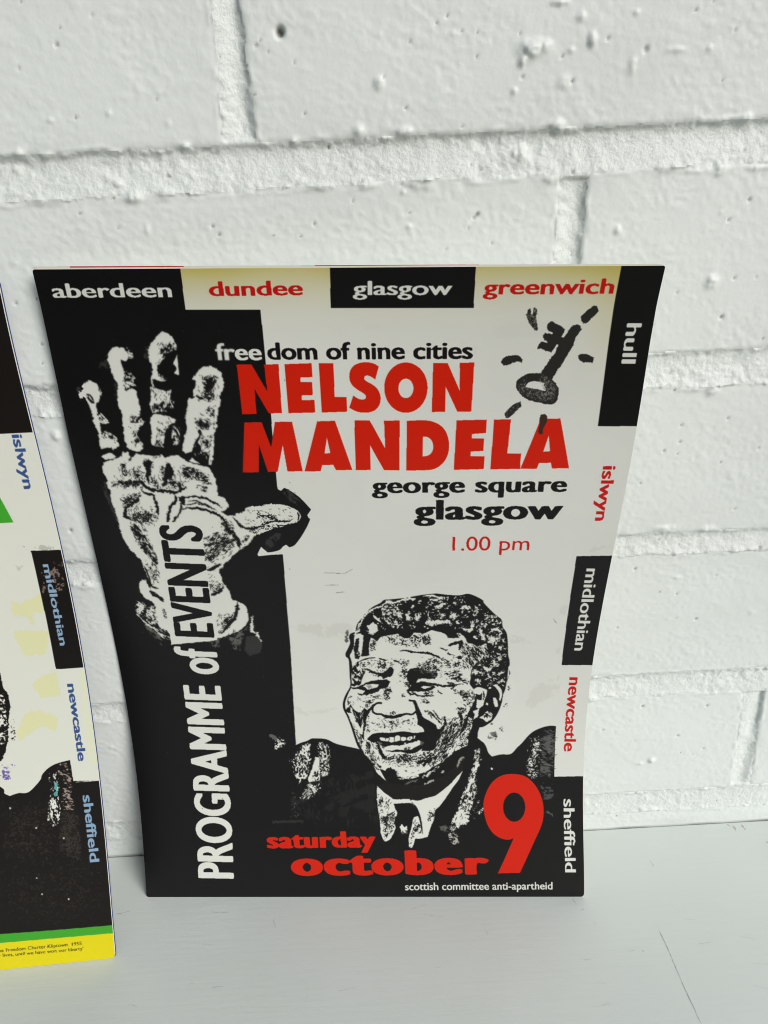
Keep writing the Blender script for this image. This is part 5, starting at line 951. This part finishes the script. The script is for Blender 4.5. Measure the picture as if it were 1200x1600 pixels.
def leaf(name, sh, depth0, depth1, mats, parent, over=(0, 0, 0, 0), uv=False, nu=28, nv=64, wave=0.0, corner=0.0, seed=0, skew=None, stripes=False):
    """one bent sheet of the booklet between two depths (mm) behind the front surface; over = extra at left, right, foot, head"""
    g_ = np.random.default_rng(seed)
    a = np.linspace(-over[0]/sh.W, 1+over[1]/sh.W, nu); w_ = np.linspace(-over[2]/sh.H, 1+over[3]/sh.H, nv)
    ed = np.array([.25, .5, .8, 1.2, 1.8, 2.6])
    a = np.unique(np.round(np.concatenate([a, a[0]+ed/sh.W, a[-1]-ed/sh.W]), 6)); w_ = np.unique(np.round(np.concatenate([w_, w_[0]+ed/sh.H, w_[-1]-ed/sh.H]), 6)); nu, nv = len(a), len(w_)
    A, Wt = np.meshgrid(a, w_)
    for cx_, sx_ in ((a[0], 1), (a[-1], -1)):
        for cz_, sz_ in ((w_[0], 1), (w_[-1], -1)):
            R_ = g_.uniform(.7, 1.8) if not (sx_ < 0 and sz_ > 0) else 1.9
            ux = R_-(A-cx_)*sx_*sh.W; uz = R_-(Wt-cz_)*sz_*sh.H; l_ = np.hypot(ux, uz); mx_ = np.maximum(ux, uz)
            k_ = np.where((ux > 0) & (uz > 0), mx_/np.maximum(l_, 1e-6), 1.0)
            A = cx_+(R_-ux*k_)*sx_/sh.W; Wt = cz_+(R_-uz*k_)*sz_/sh.H
    if skew is not None:                      # slipped a little in the staples: shows lower right and upper left
        k_ = np.clip((A-.9)/.1, 0, 1); A = A+k_*(skew[0]*(1-Wt)+skew[1]*Wt)/sh.W
        k_ = np.clip((Wt-.97)/.03, 0, 1); Wt = Wt+k_*(skew[2]*(1-A)+skew[3]*A)/sh.H
    def base(A, Wt):
        wc = np.clip(Wt, 0, 1); p = sh.pt(A, wc)
        e = (sh.pt(A, np.full_like(A, .999))-sh.pt(A, np.full_like(A, .98)))/(.019)
        f = (sh.pt(A, np.full_like(A, .02))-sh.pt(A, np.full_like(A, .001)))/(.019)
        return p + np.where((Wt > 1)[..., None], e*(Wt-1)[..., None], 0) + np.where((Wt < 0)[..., None], f*Wt[..., None], 0)
    c = base(A, Wt); du = base(A+.01, Wt)-base(A-.01, Wt); dw = base(A, np.clip(Wt+.01, 0, 1.0))-base(A, np.clip(Wt-.01, 0, 1.0))
    n = np.cross(du, dw); n /= np.linalg.norm(n, axis=-1, keepdims=True)          # towards the viewer (-y)
    n = np.where(n[..., 1:2] > 0, -n, n)
    wav = wave*(fbm(A*3+seed, Wt*4, 2, 140)-.5)[..., None]
    if corner:
        cr_ = np.exp(-(((1-A)*sh.W)**2+(Wt*sh.H)**2)/18.0)[..., None]; c = c-n*cr_*corner
    f_ = c-n*(depth0+wav); b_ = c-n*(depth1+wav)
    V_ = np.concatenate([f_.reshape(-1, 3), b_.reshape(-1, 3)]); N = nu*nv; id_ = np.arange(N).reshape(nv, nu)
    fr = np.stack([id_[:-1, :-1], id_[:-1, 1:], id_[1:, 1:], id_[1:, :-1]], -1).reshape(-1, 4)
    bk = fr[:, ::-1]+N
    V_ = np.concatenate([V_, V_])
    loop = np.concatenate([id_[0, :], id_[1:, -1], id_[-1, -2::-1], id_[-2:0:-1, 0]]); nx_ = np.roll(loop, -1)
    sd_ = np.stack([loop, loop+N, nx_+N, nx_], -1)+2*N
    V_[:, 2] = np.maximum(V_[:, 2], .15)
    o = mesh_obj(name, V_, np.concatenate([fr, bk, sd_]), mats[0], parent)
    for m_ in mats[1:]: o.data.materials.append(m_)
    mi = np.zeros(len(o.data.polygons), np.int32); mi[len(fr):] = len(mats)-1; o.data.polygons.foreach_set('material_index', mi)
    if stripes:                                   # printed bars on the outside back, wrapping its edges
        ac = A[:-1, :-1].ravel(); wc = Wt[:-1, :-1].ravel(); red_ = ((wc > .97) & (((ac > .05) & (ac < .245)) | ((ac > .46) & (ac < .715)))) | ((ac > .9) & (wc < .60) & ((wc > .42) | (wc < .24)))
        mi[:] = 1; mi[:len(fr)][red_] = 0
        la = A.ravel()[loop]; lw = Wt.ravel()[loop]; rs = ((lw > .97) & (((la > .05) & (la < .245)) | ((la > .46) & (la < .715)))) | ((la > .9) & (lw < .60) & ((lw > .42) | (lw < .24)))
        mi[2*len(fr):][rs] = 0; o.data.polygons.foreach_set('material_index', mi)
    sm = np.ones(len(mi), bool); sm[2*len(fr):] = False; o.data.polygons.foreach_set('use_smooth', sm)
    if uv:
        ul = o.data.uv_layers.new(name='print'); UVv = np.concatenate([np.stack([A, Wt], -1).reshape(-1, 2)]*4)
        li = np.empty(len(o.data.loops), np.int32); o.data.loops.foreach_get('vertex_index', li); ul.data.foreach_set('uv', UVv[li].astype(np.float32).ravel())
    return o
M_PAPER, _, _ = principled('page_paper', (.72, .72, .66), .6, .3)
M_REDB, _, _ = principled('red_printed_back', (.55, .03, .03), .4, .5)
M_BLUEB, _, _ = principled('dark_blue_printed_back', (.03, .06, .20), .4, .5)
M_STEEL, _, b_ = principled('staple_wire', (.55, .55, .55), .35, .5); b_.inputs['Metallic'].default_value = 1.0
M_MAIN = cover_material('programme_cover_print', P.image('programme_cover'), .34)
M_SIDE = cover_material('side_cover_print', Q.image('side_cover'), .36)

bk = thing('booklet', 'black and white programme booklet with red title lettering, raised hand and laughing man', 'booklet', tuple(np.array(MAIN_L[0])*MM))
def settle(root):
    for ch in list(root.children):
        for v in ch.data.vertices: pass
        ch.matrix_parent_inverse = Matrix.Translation(root.location).inverted()
leaf('front_cover', MAIN, 0, .16, [M_MAIN, M_PAPER], bk, uv=True, nu=40, nv=90)
for i in range(4):
    leaf('page', MAIN, .17+.14*i, .29+.14*i, [M_PAPER], bk, over=(-.3, -.35+.12*i, -.15, -.3+.22*i), wave=.0, seed=i)
leaf('back_cover', MAIN, .75, .92, [M_REDB, M_PAPER], bk, over=(0, 0, 0, 0), seed=9, skew=(.30, -.1, .80, .35), stripes=True, nu=48)
sb = thing('booklet', 'booklet with blue town names and a green and yellow foot strip, at the left', 'booklet', tuple(np.array(SIDE_L[0])*MM))
leaf('front_cover', SIDE, 0, .16, [M_SIDE, M_PAPER], sb, uv=True, nu=30, nv=90, )
for i in range(4):
    leaf('page', SIDE, .17+.14*i, .29+.14*i, [M_PAPER], sb, over=(-.3, -.3+.12*i, -.1, -.2), seed=20+i)
leaf('back_cover', SIDE, .75, .95, [M_BLUEB], sb, over=(0, .40, 0, .1), seed=29)
def staple(sh, w_, parent):
    c0 = sh.pt(np.array([0.0]), np.array([w_-.02]))[0]; c1 = sh.pt(np.array([0.0]), np.array([w_+.02]))[0]
    vs = []; r_ = .28; ns = 8; m_ = 6
    for k in range(m_):
        p_ = c0+(c1-c0)*k/(m_-1)
        for j in range(ns):
            a_ = 2*math.pi*j/ns; vs.append((p_[0]-.12+r_*math.cos(a_), p_[1]+.45+r_*math.sin(a_), p_[2]))
    fs = [(k*ns+j, k*ns+(j+1) % ns, (k+1)*ns+(j+1) % ns, (k+1)*ns+j) for k in range(m_-1) for j in range(ns)]
    mesh_obj('staple', vs, fs, M_STEEL, parent)
for w_ in (.245, .80):
    staple(MAIN, w_, bk); staple(SIDE, w_, sb)
bpy.context.view_layer.update()
for r_ in (bk, sb): settle(r_)
